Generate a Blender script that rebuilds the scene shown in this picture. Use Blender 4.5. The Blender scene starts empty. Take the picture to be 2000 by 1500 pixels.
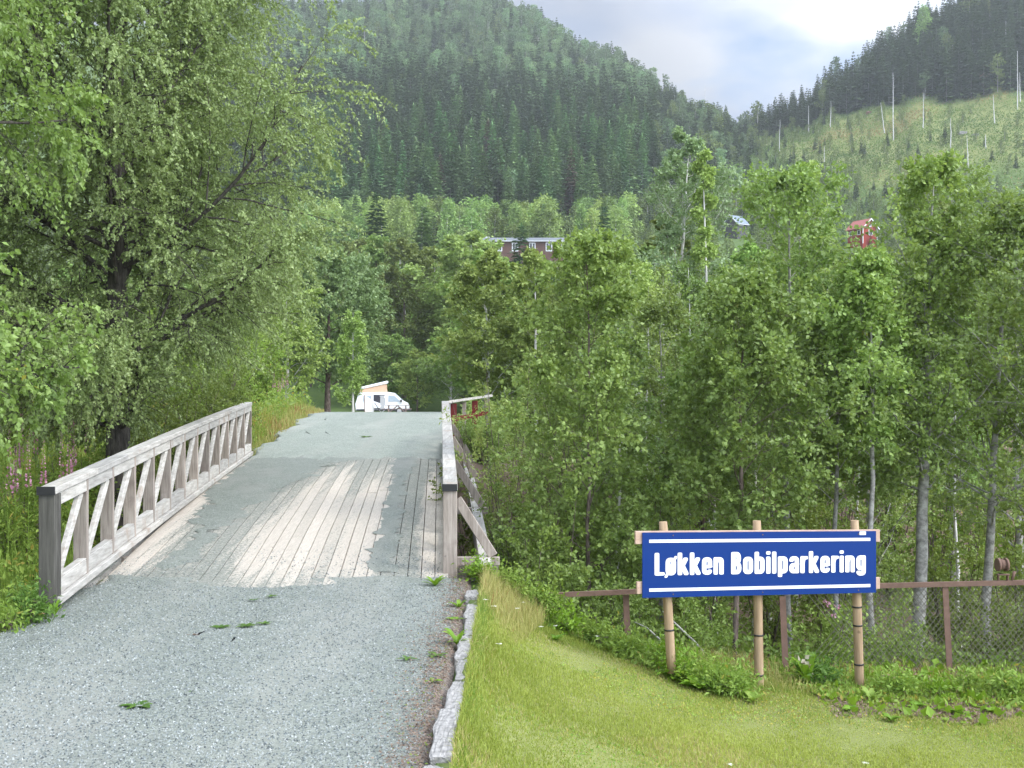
import bpy, math
import numpy as np
from mathutils import Vector, Matrix

# ------------------------------------------------------------------ basics
E, F = 1.95, 2100.0            # eye height above the near road, focal length in photo pixels
C = bpy.data.collections.new('place'); bpy.context.scene.collection.children.link(C)
rg = np.random.RandomState

def W(px, py, d):
    return np.array([(px-1000)/F*d, d, E+(790-py)/F*d])

def ss(t):
    t = np.clip(t, 0, 1); return t*t*(3-2*t)

def lerp(a, b, t): return a+(b-a)*t

_wr = rg(5)
_wv = [(_wr.uniform(0, 6.28), _wr.uniform(0, 6.28), 1.7**k) for k in range(7) for _ in range(3)]
def wav(x, y, base, octs=(0, 7)):
    s = 0; 
    for i, (a, p, f) in enumerate(_wv):
        if octs[0] <= i//3 < octs[1]:
            s = s+np.sin((x*math.cos(a)+y*math.sin(a))*f*base+p)/f
    return s*0.35

# ------------------------------------------------------------------ terrain
RY = [-20, 10.5, 11.5, 14, 18, 22.4, 25, 28, 31, 34, 40, 60, 90, 115, 200]
RZ = [-1.95, -1.95, -1.93, -1.66, -1.34, -1.10, -0.86, -0.55, -0.31, -0.25, -0.36, -0.62, -0.90, -0.95, -0.95]
def road_z(y): return np.interp(y, RY, RZ)
def road_l(y): return np.interp(y, [-20, 6, 10, 22.5, 34, 45, 70, 110], [-5.2, -4.6, -4.35, -5.45, -5.9, -8, -17, -22])
def road_r(y): return np.interp(y, [-20, 11.5, 12, 24.5, 34, 45, 70, 110], [-.42, -.42, -0.69, -1.52, -2.1, -2.6, -3.4, -3.4])

def near_ground(x, y):
    rz, xl, xr = road_z(y), road_l(y), road_r(y)
    zl = rz - 0.12 - 0.35*ss((xl-x)/3) + 0.10*wav(x, y, .8)
    zl = zl + 1.3*ss((-x-9)/9)*ss((y-20)/14)
    lawn = -1.90 - 0.98*(1-np.exp(-np.maximum(x+0.3, 0)/1.2)) + 0.02*wav(x, y, 1.5)
    dr = rz - 1.0*ss((x-xr)/3.0)
    zr = lerp(lawn, dr, ss((y-12)/8))
    z = np.where(x < xl, zl, np.where(x > xr, zr, rz-0.05))
    y1 = 11.7 + 0.35*ss((-x-4)/2)
    y2 = 22.0 + 9*ss((x+1)/4)
    k = ss((y-y1)/2.2)*ss((y2-y)/3.2)
    bot = lerp(-2.9, -4.5, ss((x+5.5)/4)) + 0.25*wav(x, y, .9)
    z = lerp(z, bot, k)
    z = z + 0.5*ss((x-3)/5)*ss((y-28)/6)*ss((60-y)/10)
    return z

DG = [60, 110, 150, 200, 260, 300, 350, 400, 450, 500, 560, 620, 680, 900, 1500]
LOW = {60: -.6, 110: 1.2, 150: 10, 200: 24}
COLS = {
 -700: [36, 46, 66, 90, 118, 146, 176, 200, 215, 190, 120],
 300: [37, 50, 72, 98, 124, 152, 184, 216, 240, 230, 160],
 700: [38, 53, 77, 102, 128, 155, 188, 216, 241, 236, 190],
 900: [38, 53, 77, 102, 128, 155, 190, 225, 255, 262, 220],
 1020: [38, 53, 76, 100, 126, 152, 186, 216, 234, 235, 190],
 1180: [38, 53, 75, 97, 122, 145, 172, 190, 196, 185, 150],
 1300: [39, 53, 74, 95, 117, 137, 157, 160, 155, 140, 110],
 1370: [40, 54, 73, 92, 112, 130, 141, 140, 135, 120, 90],
 1440: [41, 55, 73, 91, 110, 126, 130, 126, 120, 100, 80],
 1490: [41, 56, 74, 93, 113, 126, 129, 126, 118, 100, 80],
 1560: [40, 60, 79, 99, 121, 128, 128, 124, 118, 100, 80],
 1640: [38, 62, 85, 108, 132, 138, 136, 130, 122, 100, 80],
 1740: [38, 65, 90, 118, 147, 156, 156, 150, 140, 110, 80],
 1800: [41, 69, 94, 126, 156, 170, 172, 168, 160, 120, 80],
 2000: [45, 72, 103, 140, 178, 200, 210, 205, 195, 150, 90],
 2700: [48, 78, 112, 152, 195, 225, 240, 240, 230, 170, 100]}
_cx = np.array(sorted(COLS)); _tab = np.array([[LOW[60], LOW[110], LOW[150], LOW[200]]+COLS[c] for c in _cx], float)
def far_ground(x, y):
    yy = np.maximum(y, 1.0); px = np.clip(1000+F*x/yy, _cx[0], _cx[-1]-1e-3)
    i = np.clip(np.searchsorted(_cx, px, side='right')-1, 0, len(_cx)-2); t = (px-_cx[i])/(_cx[i+1]-_cx[i]); t = ss(t)
    d = np.clip(yy, DG[0], DG[-1]-1e-3); dg = np.array(DG, float)
    j = np.clip(np.searchsorted(dg, d, side='right')-1, 0, len(dg)-2); s = (d-dg[j])/(dg[j+1]-dg[j])
    z = (_tab[i, j]*(1-t)+_tab[i+1, j]*t)*(1-s)+(_tab[i, j+1]*(1-t)+_tab[i+1, j+1]*t)*s
    return z + 2.0*ss((yy-285)/60)*wav(x, y, .035)

def G(x, y):
    x = np.asarray(x, float); y = np.asarray(y, float)
    inroad = ((x > road_l(y)) & (x < road_r(y)+2))
    k = ss((y-np.where(inroad, 100, 45))/np.where(inroad, 20, 35))
    return E + lerp(near_ground(x, y), far_ground(x, y), k)

# ------------------------------------------------------------------ mesh building
class MB:
    def __init__(s): s.V = []; s.F = []; s.n = 0
    def add(s, V, Fa, mi=0, rnd=None, smooth=False):
        V = np.asarray(V, float).reshape(-1, 3); Fa = np.asarray(Fa, int)
        s.V.append(V); s.F.append((Fa+s.n, mi, rnd, smooth)); s.n += len(V); return s
    def arrays(s):
        V = np.concatenate(s.V); lv = []; lt = []; mi = []; rn = []; sm = []
        for Fa, m, r, q in s.F:
            M, k = Fa.shape; lv.append(Fa.ravel()); lt.append(np.full(M, k)); mi.append(np.full(M, m)); sm.append(np.full(M, q))
            rn.append(np.full(M, .5) if r is None else np.asarray(r, float))
        return V, np.concatenate(lv), np.concatenate(lt), np.concatenate(mi), np.concatenate(rn), np.concatenate(sm)
    def mesh(s, name, mats):
        V, lv, lt, mi, rn, sm = s.arrays()
        return raw_mesh(name, V, lv, lt, mi, rn, sm, mats)

def raw_mesh(name, V, lv, lt, mi, rn, sm, mats):
    me = bpy.data.meshes.new(name)
    me.vertices.add(len(V)); me.vertices.foreach_set('co', V.astype(np.float32).ravel())
    me.loops.add(len(lv)); me.loops.foreach_set('vertex_index', lv.astype(np.int32))
    me.polygons.add(len(lt)); st = np.concatenate([[0], np.cumsum(lt)[:-1]])
    me.polygons.foreach_set('loop_start', st.astype(np.int32))
    for m in (mats if isinstance(mats, (list, tuple)) else [mats]): me.materials.append(m)
    me.polygons.foreach_set('material_index', mi.astype(np.int32))
    me.polygons.foreach_set('use_smooth', sm.astype(bool))
    a = me.attributes.new('rnd', 'FLOAT', 'FACE'); a.data.foreach_set('value', rn.astype(np.float32))
    me.update(calc_edges=True)
    return me

BF = np.array([[0, 1, 3, 2], [4, 6, 7, 5], [0, 4, 5, 1], [2, 3, 7, 6], [0, 2, 6, 4], [1, 5, 7, 3]])
def box(mb, c, s, mi=0, rz=0, rnd=None):
    v = np.array([[i, j, k] for i in (-.5, .5) for j in (-.5, .5) for k in (-.5, .5)])*np.array(s, float)
    if rz: v = v@np.array([[math.cos(rz), math.sin(rz), 0], [-math.sin(rz), math.cos(rz), 0], [0, 0, 1]])
    return mb.add(v+np.array(c, float), BF, mi, None if rnd is None else np.full(6, rnd))
def beam(mb, p0, p1, w, h, side=(1, 0, 0), mi=0, rnd=None):
    """box from p0 to p1, w wide along 'side', h thick across"""
    p0, p1 = np.array(p0, float), np.array(p1, float); t = p1-p0; t /= np.linalg.norm(t)
    a = np.array(side, float); a -= t*a.dot(t); a /= np.linalg.norm(a); b = np.cross(t, a)
    v = np.array([p+a*w*i/2+b*h*j/2 for i in (-1, 1) for j in (-1, 1) for p in (p0, p1)])
    return mb.add(v, BF, mi, None if rnd is None else np.full(6, rnd))
def tubes(mb, P, Rr, k=5, mi=0, caps=False, smooth=True):
    P = np.asarray(P, float); Rr = np.asarray(Rr, float); B, n, _ = P.shape
    T = np.gradient(P, axis=1); T /= np.linalg.norm(T, axis=2, keepdims=True)+1e-9
    m = T.mean(1); ref = np.where(np.abs(m[:, 2:3]) > .75, [[1., 0, 0]], [[0, 0, 1.]])[:, None, :]
    U = np.cross(T, ref); U /= np.linalg.norm(U, axis=2, keepdims=True)+1e-9; Vv = np.cross(T, U)
    a = np.arange(k)*2*math.pi/k
    X = P[:, :, None, :]+Rr[:, :, None, None]*(np.cos(a)[None, None, :, None]*U[:, :, None, :]+np.sin(a)[None, None, :, None]*Vv[:, :, None, :])
    idx = np.arange(B*n*k).reshape(B, n, k); nx = np.roll(idx, -1, 2)
    Fa = np.stack([idx[:, :-1], nx[:, :-1], nx[:, 1:], idx[:, 1:]], -1).reshape(-1, 4)
    base = mb.n
    mb.add(X, Fa, mi, None, smooth)
    if caps:
        for b in range(B):
            mb.add(np.zeros((0, 3)), (idx[b, -1][None]+base-mb.n), mi)
            mb.add(np.zeros((0, 3)), (idx[b, 0][::-1][None]+base-mb.n), mi)
    return mb
def cyl(mb, p0, p1, r0, r1=None, k=10, mi=0):
    r1 = r0 if r1 is None else r1
    return tubes(mb, [[p0, p1]], [[r0, r1]], k, mi, True)
def nrm(v): return v/(np.linalg.norm(v, axis=-1, keepdims=True)+1e-9)
def cards(mb, P, D, N, L, Wd, rnd, mi=0, mid=.42, fold=.12):
    D = nrm(D); S = nrm(np.cross(D, N)); N = np.cross(S, D); L = np.broadcast_to(L, len(P))[:, None]; Wd = np.broadcast_to(Wd, len(P))[:, None]
    a = P; c = P+D*L; m = P+D*L*mid+N*Wd*fold
    V = np.stack([a, m+S*Wd/2, c, m-S*Wd/2], 1)
    return mb.add(V, np.arange(len(P)*4).reshape(-1, 4), mi, rnd)

def link(name, me, parent=None, loc=None):
    o = bpy.data.objects.new(name, me); C.objects.link(o)
    if parent is not None: o.parent = parent
    if loc is not None: o.location = [float(q) for q in loc]
    return o
def tag(o, label, cat=None, group=None, kind=None):
    o['label'] = label
    if cat: o['category'] = cat
    if group: o['group'] = group
    if kind: o['kind'] = kind
    return o
def thing(name, label, cat, loc=(0, 0, 0), group=None, rz=0, sc=1):
    o = bpy.data.objects.new(name, None); C.objects.link(o); o.location = [float(q) for q in loc]; o.rotation_euler = (0, 0, rz)
    o.scale = (sc, sc, sc) if np.isscalar(sc) else sc; o.empty_display_size = .2
    return tag(o, label, cat, group)
def setting(name, me, kind='structure'):
    o = link(name, me); o['kind'] = kind; return o
def bevel(o, w=.006):
    m = o.modifiers.new('bevel', 'BEVEL'); m.width = w; m.segments = 1; m.limit_method = 'ANGLE'; return o

# ------------------------------------------------------------------ materials
def newmat(name):
    m = bpy.data.materials.new(name); m.use_nodes = True; nt = m.node_tree
    b = nt.nodes['Principled BSDF']; return m, nt, b
def nd(nt, t, **k):
    n = nt.nodes.new(t)
    for a, v in k.items(): setattr(n, a, v)
    return n
def mixc(nt, fac, a, b, mode='MIX'):
    n = nd(nt, 'ShaderNodeMix', data_type='RGBA', blend_type=mode)
    for i, v in ((0, fac), (6, a), (7, b)):
        if isinstance(v, bpy.types.NodeSocket): nt.links.new(v, n.inputs[i])
        else: n.inputs[i].default_value = v if i == 0 else (*v, 1)[:4]
    return n.outputs[2]
def math_(nt, op, a, b=None):
    n = nd(nt, 'ShaderNodeMath', operation=op)
    for i, v in enumerate((a, b)):
        if v is None: continue
        if isinstance(v, bpy.types.NodeSocket): nt.links.new(v, n.inputs[i])
        else: n.inputs[i].default_value = v
    return n.outputs[0]
def mapr(nt, v, a, b, c=0, d=1):
    n = nd(nt, 'ShaderNodeMapRange'); nt.links.new(v, n.inputs[0])
    for i, q in zip((1, 2, 3, 4), (a, b, c, d)): n.inputs[i].default_value = q
    return n.outputs[0]
def noise(nt, vec, scale, detail=3, rough=.55, sv=None):
    if sv is not None:
        mp = nd(nt, 'ShaderNodeMapping'); mp.inputs['Scale'].default_value = sv; nt.links.new(vec, mp.inputs[0]); vec = mp.outputs[0]
    n = nd(nt, 'ShaderNodeTexNoise'); n.inputs['Scale'].default_value = scale; n.inputs['Detail'].default_value = detail
    n.inputs['Roughness'].default_value = rough; nt.links.new(vec, n.inputs['Vector']); return n.outputs['Fac']
def bump(nt, b, h, strength, dist=.01):
    n = nd(nt, 'ShaderNodeBump'); n.inputs['Strength'].default_value = strength; n.inputs['Distance'].default_value = dist
    nt.links.new(h, n.inputs['Height']); nt.links.new(n.outputs[0], b.inputs['Normal'])

def soft(c): return (c[0]*.95, c[1]*1.0, c[2]*.92)
def leafmat(name, a, b, trans=.35, rough=.5, spec=.35, c=None, cfrac=.06, orand=.25):
    if 'petal' not in name and 'litter' not in name: a, b = soft(a), soft(b)
    m, nt, bs = newmat(name)
    at = nd(nt, 'ShaderNodeAttribute', attribute_name='rnd').outputs['Fac']
    oi = nd(nt, 'ShaderNodeObjectInfo').outputs['Random']
    col = mixc(nt, at, a, b)
    if c is not None:
        col = mixc(nt, mapr(nt, at, 1-cfrac, 1-cfrac+.01), col, c)
    br = mapr(nt, oi, 0, 1, 1-orand, 1+orand)
    hsv = nd(nt, 'ShaderNodeHueSaturation'); nt.links.new(col, hsv.inputs['Color']); nt.links.new(br, hsv.inputs['Value'])
    hv = math_(nt, 'FRACT', math_(nt, 'MULTIPLY', oi, 7.31)); nt.links.new(mapr(nt, hv, 0, 1, .5-orand*.045, .5+orand*.05), hsv.inputs['Hue'])
    col = hsv.outputs[0]
    nt.links.new(col, bs.inputs['Base Color']); bs.inputs['Roughness'].default_value = rough; bs.inputs['Specular IOR Level'].default_value = spec*.85
    tr = nd(nt, 'ShaderNodeBsdfTranslucent'); t2 = mixc(nt, 1, col, (1.15, 1.1, .75), 'MULTIPLY'); nt.links.new(t2, tr.inputs[0])
    mx = nd(nt, 'ShaderNodeMixShader'); mx.inputs[0].default_value = trans
    nt.links.new(bs.outputs[0], mx.inputs[1]); nt.links.new(tr.outputs[0], mx.inputs[2])
    nt.links.new(mx.outputs[0], nt.nodes['Material Output'].inputs[0]); return m
def plain(name, col, rough=.6, metal=0, spec=.5, var=.12, scale=8, bmp=0):
    m, nt, b = newmat(name); tc = nd(nt, 'ShaderNodeTexCoord').outputs['Object']
    n = noise(nt, tc, scale, 4)
    c = mixc(nt, n, [q*(1-var) for q in col], [min(1, q*(1+var)) for q in col]); nt.links.new(c, b.inputs['Base Color'])
    b.inputs['Roughness'].default_value = rough; b.inputs['Metallic'].default_value = metal; b.inputs['Specular IOR Level'].default_value = spec
    if bmp: bump(nt, b, n, bmp, .01)
    return m
def wood(name, a, b_, stretch=(40, 1.5, 40), stain=None, stainv=.0, rough=.8):
    m, nt, b = newmat(name); tc = nd(nt, 'ShaderNodeTexCoord').outputs['Object']
    g = noise(nt, tc, 1, 5, .65, stretch); col = mixc(nt, mapr(nt, g, .3, .7), a, b_)
    at = nd(nt, 'ShaderNodeAttribute', attribute_name='rnd').outputs['Fac']
    col = mixc(nt, 1, col, mixc(nt, at, (.78, .78, .78), (1.15, 1.13, 1.1)), 'MULTIPLY')
    if stain is not None:
        s = noise(nt, tc, 3.2, 4); col = mixc(nt, mapr(nt, s, .55-stainv, .72-stainv), col, stain)
    kn = noise(nt, tc, 1, 2, .5, (9, 3, 9)); col = mixc(nt, mapr(nt, kn, .72, .78, 0, .6), col, [q*.35 for q in a])
    nt.links.new(col, b.inputs['Base Color']); b.inputs['Roughness'].default_value = rough; b.inputs['Specular IOR Level'].default_value = .25
    bump(nt, b, g, .5, .004); return m
def bark(name, a, b_, sc=(14, 14, 3), lo=.4, hi=.6, dist=.02):
    m, nt, b = newmat(name); tc = nd(nt, 'ShaderNodeTexCoord').outputs['Object']
    g = noise(nt, tc, 1, 5, .7, sc); nt.links.new(mixc(nt, mapr(nt, g, lo, hi), a, b_), b.inputs['Base Color'])
    b.inputs['Roughness'].default_value = .9; bump(nt, b, g, .8, dist); return m

M = {}
M['birch'] = leafmat('birch_leaves', (.185, .25, .085), (.37, .44, .19), .33, .42, .5, c=(.42, .42, .10), cfrac=.012, orand=.05)
M['birch_near'] = leafmat('near_birch_leaves', (.17, .265, .055), (.33, .44, .14), .4, .42, .5, c=(.5, .46, .08), cfrac=.02, orand=.05)
M['alder'] = leafmat('alder_leaves', (.175, .255, .06), (.35, .44, .14), .38, .4, .5, c=(.36, .38, .09), cfrac=.02, orand=.2)
M['willow'] = leafmat('willow_leaves', (.26, .36, .09), (.44, .50, .18), .4, .5, .4, orand=.1)
M['silver'] = leafmat('silvery_leaves', (.18, .26, .11), (.36, .44, .26), .3, .45, .5, orand=.1)
M['mid'] = leafmat('woodland_leaves', (.175, .25, .065), (.34, .43, .14), .3, .55, .35, c=(.3, .32, .07), cfrac=.03, orand=.38)
M['round'] = leafmat('round_tree_leaves', (.18, .26, .11), (.33, .42, .20), .25, .5, .4, orand=.1)
M['fardec'] = leafmat('hillside_leaves', (.18, .26, .075), (.33, .43, .15), .25, .6, .3, orand=.4)
M['spruce'] = leafmat('spruce_needles', (.075, .135, .05), (.16, .255, .095), .1, .6, .3, orand=.5)
M['pine'] = leafmat('pine_needles', (.13, .205, .095), (.25, .35, .17), .12, .6, .3, orand=.3)
M['brown'] = leafmat('dying_needles', (.10, .08, .055), (.16, .13, .08), .1, .6, .3, orand=.2)
M['shrub'] = leafmat('shrub_leaves', (.155, .215, .045), (.31, .385, .10), .35, .42, .45, c=(.3, .32, .07), cfrac=.03, orand=.25)
M['weed'] = leafmat('weed_leaves', (.17, .27, .045), (.34, .44, .10), .4, .55, .35, c=(.42, .36, .08), cfrac=.07, orand=.1)
M['lawn'] = leafmat('lawn_blades', (.25, .295, .055), (.435, .465, .12), .35, .6, .3, c=(.46, .40, .18), cfrac=.10, orand=.0)
M['straw'] = leafmat('straw_grass', (.36, .36, .12), (.56, .46, .22), .3, .6, .3, c=(.36, .15, .08), cfrac=.10, orand=.0)
M['cover'] = leafmat('hill_cover', (.11, .185, .045), (.22, .30, .085), .25, .6, .3, c=(.33, .26, .12), cfrac=.08, orand=0)
M['litter'] = leafmat('dry_leaf_litter', (.13, .085, .06), (.33, .25, .19), .1, .8, .2, c=(.15, .2, .04), cfrac=.12, orand=0)
M['pink'] = leafmat('pink_petals', (.48, .20, .32), (.60, .36, .46), .3, .6, .3, orand=.1)
M['whitefl'] = leafmat('white_petals', (.7, .7, .62), (.85, .85, .8), .3, .6, .3, orand=0)
M['yellowfl'] = leafmat('yellow_petals', (.75, .6, .05), (.85, .7, .08), .3, .6, .3, orand=0)
M['deadleaf'] = leafmat('withered_leaf', (.35, .30, .24), (.5, .44, .38), .2, .8, .2, orand=0)
M['barkdark'] = bark('dark_birch_bark', (.025, .02, .016), (.13, .115, .095), (22, 22, 5), .35, .68, .04)
M['barkgrey'] = bark('grey_bark', (.15, .145, .13), (.40, .39, .35), (12, 12, 14), .35, .62, .006)
M['barkbrown'] = bark('brown_bark', (.07, .05, .04), (.2, .16, .13), (20, 20, 6))
M['barkwhite'] = bark('pale_bark', (.3, .29, .27), (.62, .6, .56), (10, 10, 5), .3, .5)
M['snag'] = bark('bleached_wood', (.38, .37, .36), (.68, .67, .65), (8, 8, 2), .3, .6)
M['rail'] = wood('weathered_rail_wood', (.29, .275, .25), (.56, .545, .51), (30, 2.2, 30), (.34, .28, .23), -.02)
M['post'] = wood('weathered_post_wood', (.20, .165, .14), (.44, .39, .34), (34, 34, 2.5), (.20, .16, .14), -.02)
M['darkpost'] = wood('dark_grey_post_wood', (.055, .053, .046), (.13, .125, .11), (30, 30, 2))
M['pine_post'] = wood('impregnated_post_wood', (.25, .17, .10), (.46, .34, .22), (26, 26, 2))
M['batten'] = wood('pink_planed_wood', (.42, .28, .21), (.58, .43, .34), (2, 30, 30))
M['black'] = plain('black_band', (.015, .015, .015), .5)
M['blackcap'] = plain('tarred_end_grain', (.02, .02, .02), .8)
M['rust'] = plain('rusty_iron', (.16, .10, .075), .85, .0, .3, .45, 14, .3)
M['wire'] = plain('old_galvanised_wire', (.17, .16, .12), .7, .1)
M['blue'] = plain('blue_sign_sheet', (.002, .030, .175), .45, 0, .2, .03, 3)
M['white'] = plain('white_lettering', (.85, .86, .88), .45, 0, .4, .02)
M['redwood'] = plain('red_painted_board', (.16, .022, .022), .75, 0, .3, .3, 12)
M['concrete'] = plain('weathered_concrete', (.22, .21, .19), .9, 0, .2, .35, 5, .4)
M['rock'] = plain('granite', (.29, .28, .265), .85, 0, .3, .85, 26, 1.0)
M['stump'] = plain('sawn_wood', (.50, .34, .22), .85, 0, .2, .3, 20)

def gravel_nodes(nt, vec):
    def vor(scale, rnd=1):
        n = nd(nt, 'ShaderNodeTexVoronoi'); n.inputs['Scale'].default_value = scale; nt.links.new(vec, n.inputs['Vector']); return n
    v1, v2 = vor(78), vor(130)
    s1 = nd(nt, 'ShaderNodeSeparateColor'); nt.links.new(v1.outputs['Color'], s1.inputs[0])
    s2 = nd(nt, 'ShaderNodeSeparateColor'); nt.links.new(v2.outputs['Color'], s2.inputs[0])
    c = mixc(nt, s1.outputs[0], (.128, .144, .124), (.290, .314, .272))
    c = mixc(nt, mapr(nt, s1.outputs[1], .92, .95), c, (.36, .38, .365))
    c = mixc(nt, mapr(nt, s1.outputs[1], .14, .10), c, (.08, .088, .085))
    c2 = mixc(nt, s2.outputs[0], (.137, .154, .133), (.285, .308, .266)); c = mixc(nt, .4, c, c2)
    big = noise(nt, vec, .8, 4, .6, (1, .33, 1)); c = mixc(nt, mapr(nt, big, .50, .68, 0, .6), c, (.285, .285, .255))
    fine = noise(nt, vec, 2.4, 4); c = mixc(nt, 1, c, mixc(nt, fine, (.84, .84, .84), (1.16, 1.16, 1.16)), 'MULTIPLY')
    h = math_(nt, 'MULTIPLY', v1.outputs['Distance'], -1)
    return c, h
def gravelmat(name='gravel', k=1.):
    m, nt, b = newmat(name); p = nd(nt, 'ShaderNodeNewGeometry').outputs['Position']
    c, h = gravel_nodes(nt, p)
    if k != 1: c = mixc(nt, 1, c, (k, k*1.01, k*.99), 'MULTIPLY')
    sp0 = nd(nt, 'ShaderNodeSeparateXYZ'); nt.links.new(p, sp0.inputs[0]); tn = noise(nt, p, 1, 4, .6, (3.2, .8, 1))
    def trk(c_): return mapr(nt, math_(nt, 'ABSOLUTE', math_(nt, 'SUBTRACT', sp0.outputs['X'], c_)), .55, .1)
    tk = math_(nt, 'MULTIPLY', math_(nt, 'ADD', trk(-1.55), trk(-3.25)), mapr(nt, tn, .38, .62, .05, .55)); c = mixc(nt, tk, c, (.30, .305, .265))
    # fallen dirt and leaf crumbs along the kerb (a real band of dirt)
    sp = nd(nt, 'ShaderNodeSeparateXYZ'); nt.links.new(p, sp.inputs[0])
    band = mapr(nt, sp.outputs['X'], -.85, -.42); near = mapr(nt, sp.outputs['Y'], 12.4, 12.0)
    n = noise(nt, p, 14, 4, .7); dirt = math_(nt, 'MULTIPLY', mapr(nt, math_(nt, 'ADD', math_(nt, 'MULTIPLY', band, .38), n), .66, .80), near)
    n2 = noise(nt, p, 60, 2); c = mixc(nt, dirt, c, mixc(nt, mapr(nt, n2, .4, .6), (.10, .075, .06), (.28, .225, .185)))
    nt.links.new(c, b.inputs['Base Color']); b.inputs['Roughness'].default_value = .8; b.inputs['Specular IOR Level'].default_value = .3
    bump(nt, b, h, .7, .012); return m
M['gravel'] = gravelmat(); M['gravel_pale'] = gravelmat('pale_gravel', 1.25)  # same gravel pattern, colour multiplied paler for the sheet beyond the bridge
def deckmat():
    m, nt, b = newmat('deck_wood'); p = nd(nt, 'ShaderNodeNewGeometry').outputs['Position']
    g = noise(nt, p, 1, 5, .7, (60, 1.6, 60)); col = mixc(nt, mapr(nt, g, .3, .7), (.37, .33, .28), (.60, .55, .48))
    at = nd(nt, 'ShaderNodeAttribute', attribute_name='rnd').outputs['Fac']
    col = mixc(nt, 1, col, mixc(nt, at, (.80, .79, .77), (1.12, 1.1, 1.08)), 'MULTIPLY')
    gc, h = gravel_nodes(nt, p); gn = noise(nt, p, 34, 3, .7); gc = mixc(nt, .55, gc, mixc(nt, mapr(nt, gn, .38, .62), (.13, .13, .11), (.42, .405, .35)))
    # gravel dragged on to the boards: streaks along the road, thicker in the two strips the wheels do not sweep
    sp = nd(nt, 'ShaderNodeSeparateXYZ'); nt.links.new(p, sp.inputs[0])
    ax = math_(nt, 'ADD', sp.outputs['X'], math_(nt, 'MULTIPLY', math_(nt, 'SUBTRACT', sp.outputs['Y'], 12.0), .075))
    def bandf(c, w): return mapr(nt, math_(nt, 'ABSOLUTE', math_(nt, 'SUBTRACT', ax, c)), w, w*.45)
    bd = math_(nt, 'ADD', math_(nt, 'MULTIPLY', bandf(-1.28, .32), .19), math_(nt, 'MULTIPLY', bandf(-3.70, .80), .17))
    bd = math_(nt, 'ADD', bd, math_(nt, 'MULTIPLY', mapr(nt, sp.outputs['Y'], 12.4, 11.5), .12)); bd = math_(nt, 'ADD', bd, math_(nt, 'MULTIPLY', mapr(nt, sp.outputs['Y'], 16.0, 21.5), .20))
    s1 = noise(nt, p, 1, 5, .7, (9., .30, 1)); s2 = noise(nt, p, 26, 3, .7)
    s3 = noise(nt, p, 75, 2, .6); tot = math_(nt, 'ADD', math_(nt, 'ADD', math_(nt, 'MULTIPLY', s1, .46), math_(nt, 'ADD', math_(nt, 'MULTIPLY', s2, .40), math_(nt, 'MULTIPLY', s3, .42))), bd)
    tot = math_(nt, 'ADD', tot, math_(nt, 'MULTIPLY', math_(nt, 'SUBTRACT', at, .5), -.11))
    tot = math_(nt, 'SUBTRACT', tot, .11); k = mapr(nt, tot, .61, .66)
    sand = mapr(nt, tot, .47, .60, 0, .6); col = mixc(nt, sand, col, (.50, .45, .38))
    nt.links.new(mixc(nt, k, col, gc), b.inputs['Base Color']); b.inputs['Roughness'].default_value = .85; b.inputs['Specular IOR Level'].default_value = .2
    bump(nt, b, math_(nt, 'ADD', math_(nt, 'MULTIPLY', g, .25), math_(nt, 'MULTIPLY', h, .7)), .6, .012); return m
M['deck'] = deckmat()
def groundmat():
    m, nt, b = newmat('ground_soil'); p = nd(nt, 'ShaderNodeNewGeometry').outputs['Position']
    n = noise(nt, p, 1.3, 6, .65); n2 = noise(nt, p, 11, 4, .7)
    green = mixc(nt, n, (.06, .10, .035), (.14, .20, .06)); soil = mixc(nt, n2, (.09, .065, .05), (.27, .20, .155))
    a = nd(nt, 'ShaderNodeAttribute', attribute_name='soil').outputs['Fac']
    k = mapr(nt, math_(nt, 'ADD', a, math_(nt, 'MULTIPLY', n2, .6)), .55, .8)
    lw = nd(nt, 'ShaderNodeAttribute', attribute_name='lawn').outputs['Fac']
    green = mixc(nt, lw, green, mixc(nt, n, (.15, .18, .055), (.25, .26, .10)))
    nt.links.new(mixc(nt, k, green, soil), b.inputs['Base Color']); b.inputs['Roughness'].default_value = .95; b.inputs['Specular IOR Level'].default_value = .1
    bump(nt, b, n2, .5, .05); return m
M['ground'] = groundmat()

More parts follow.
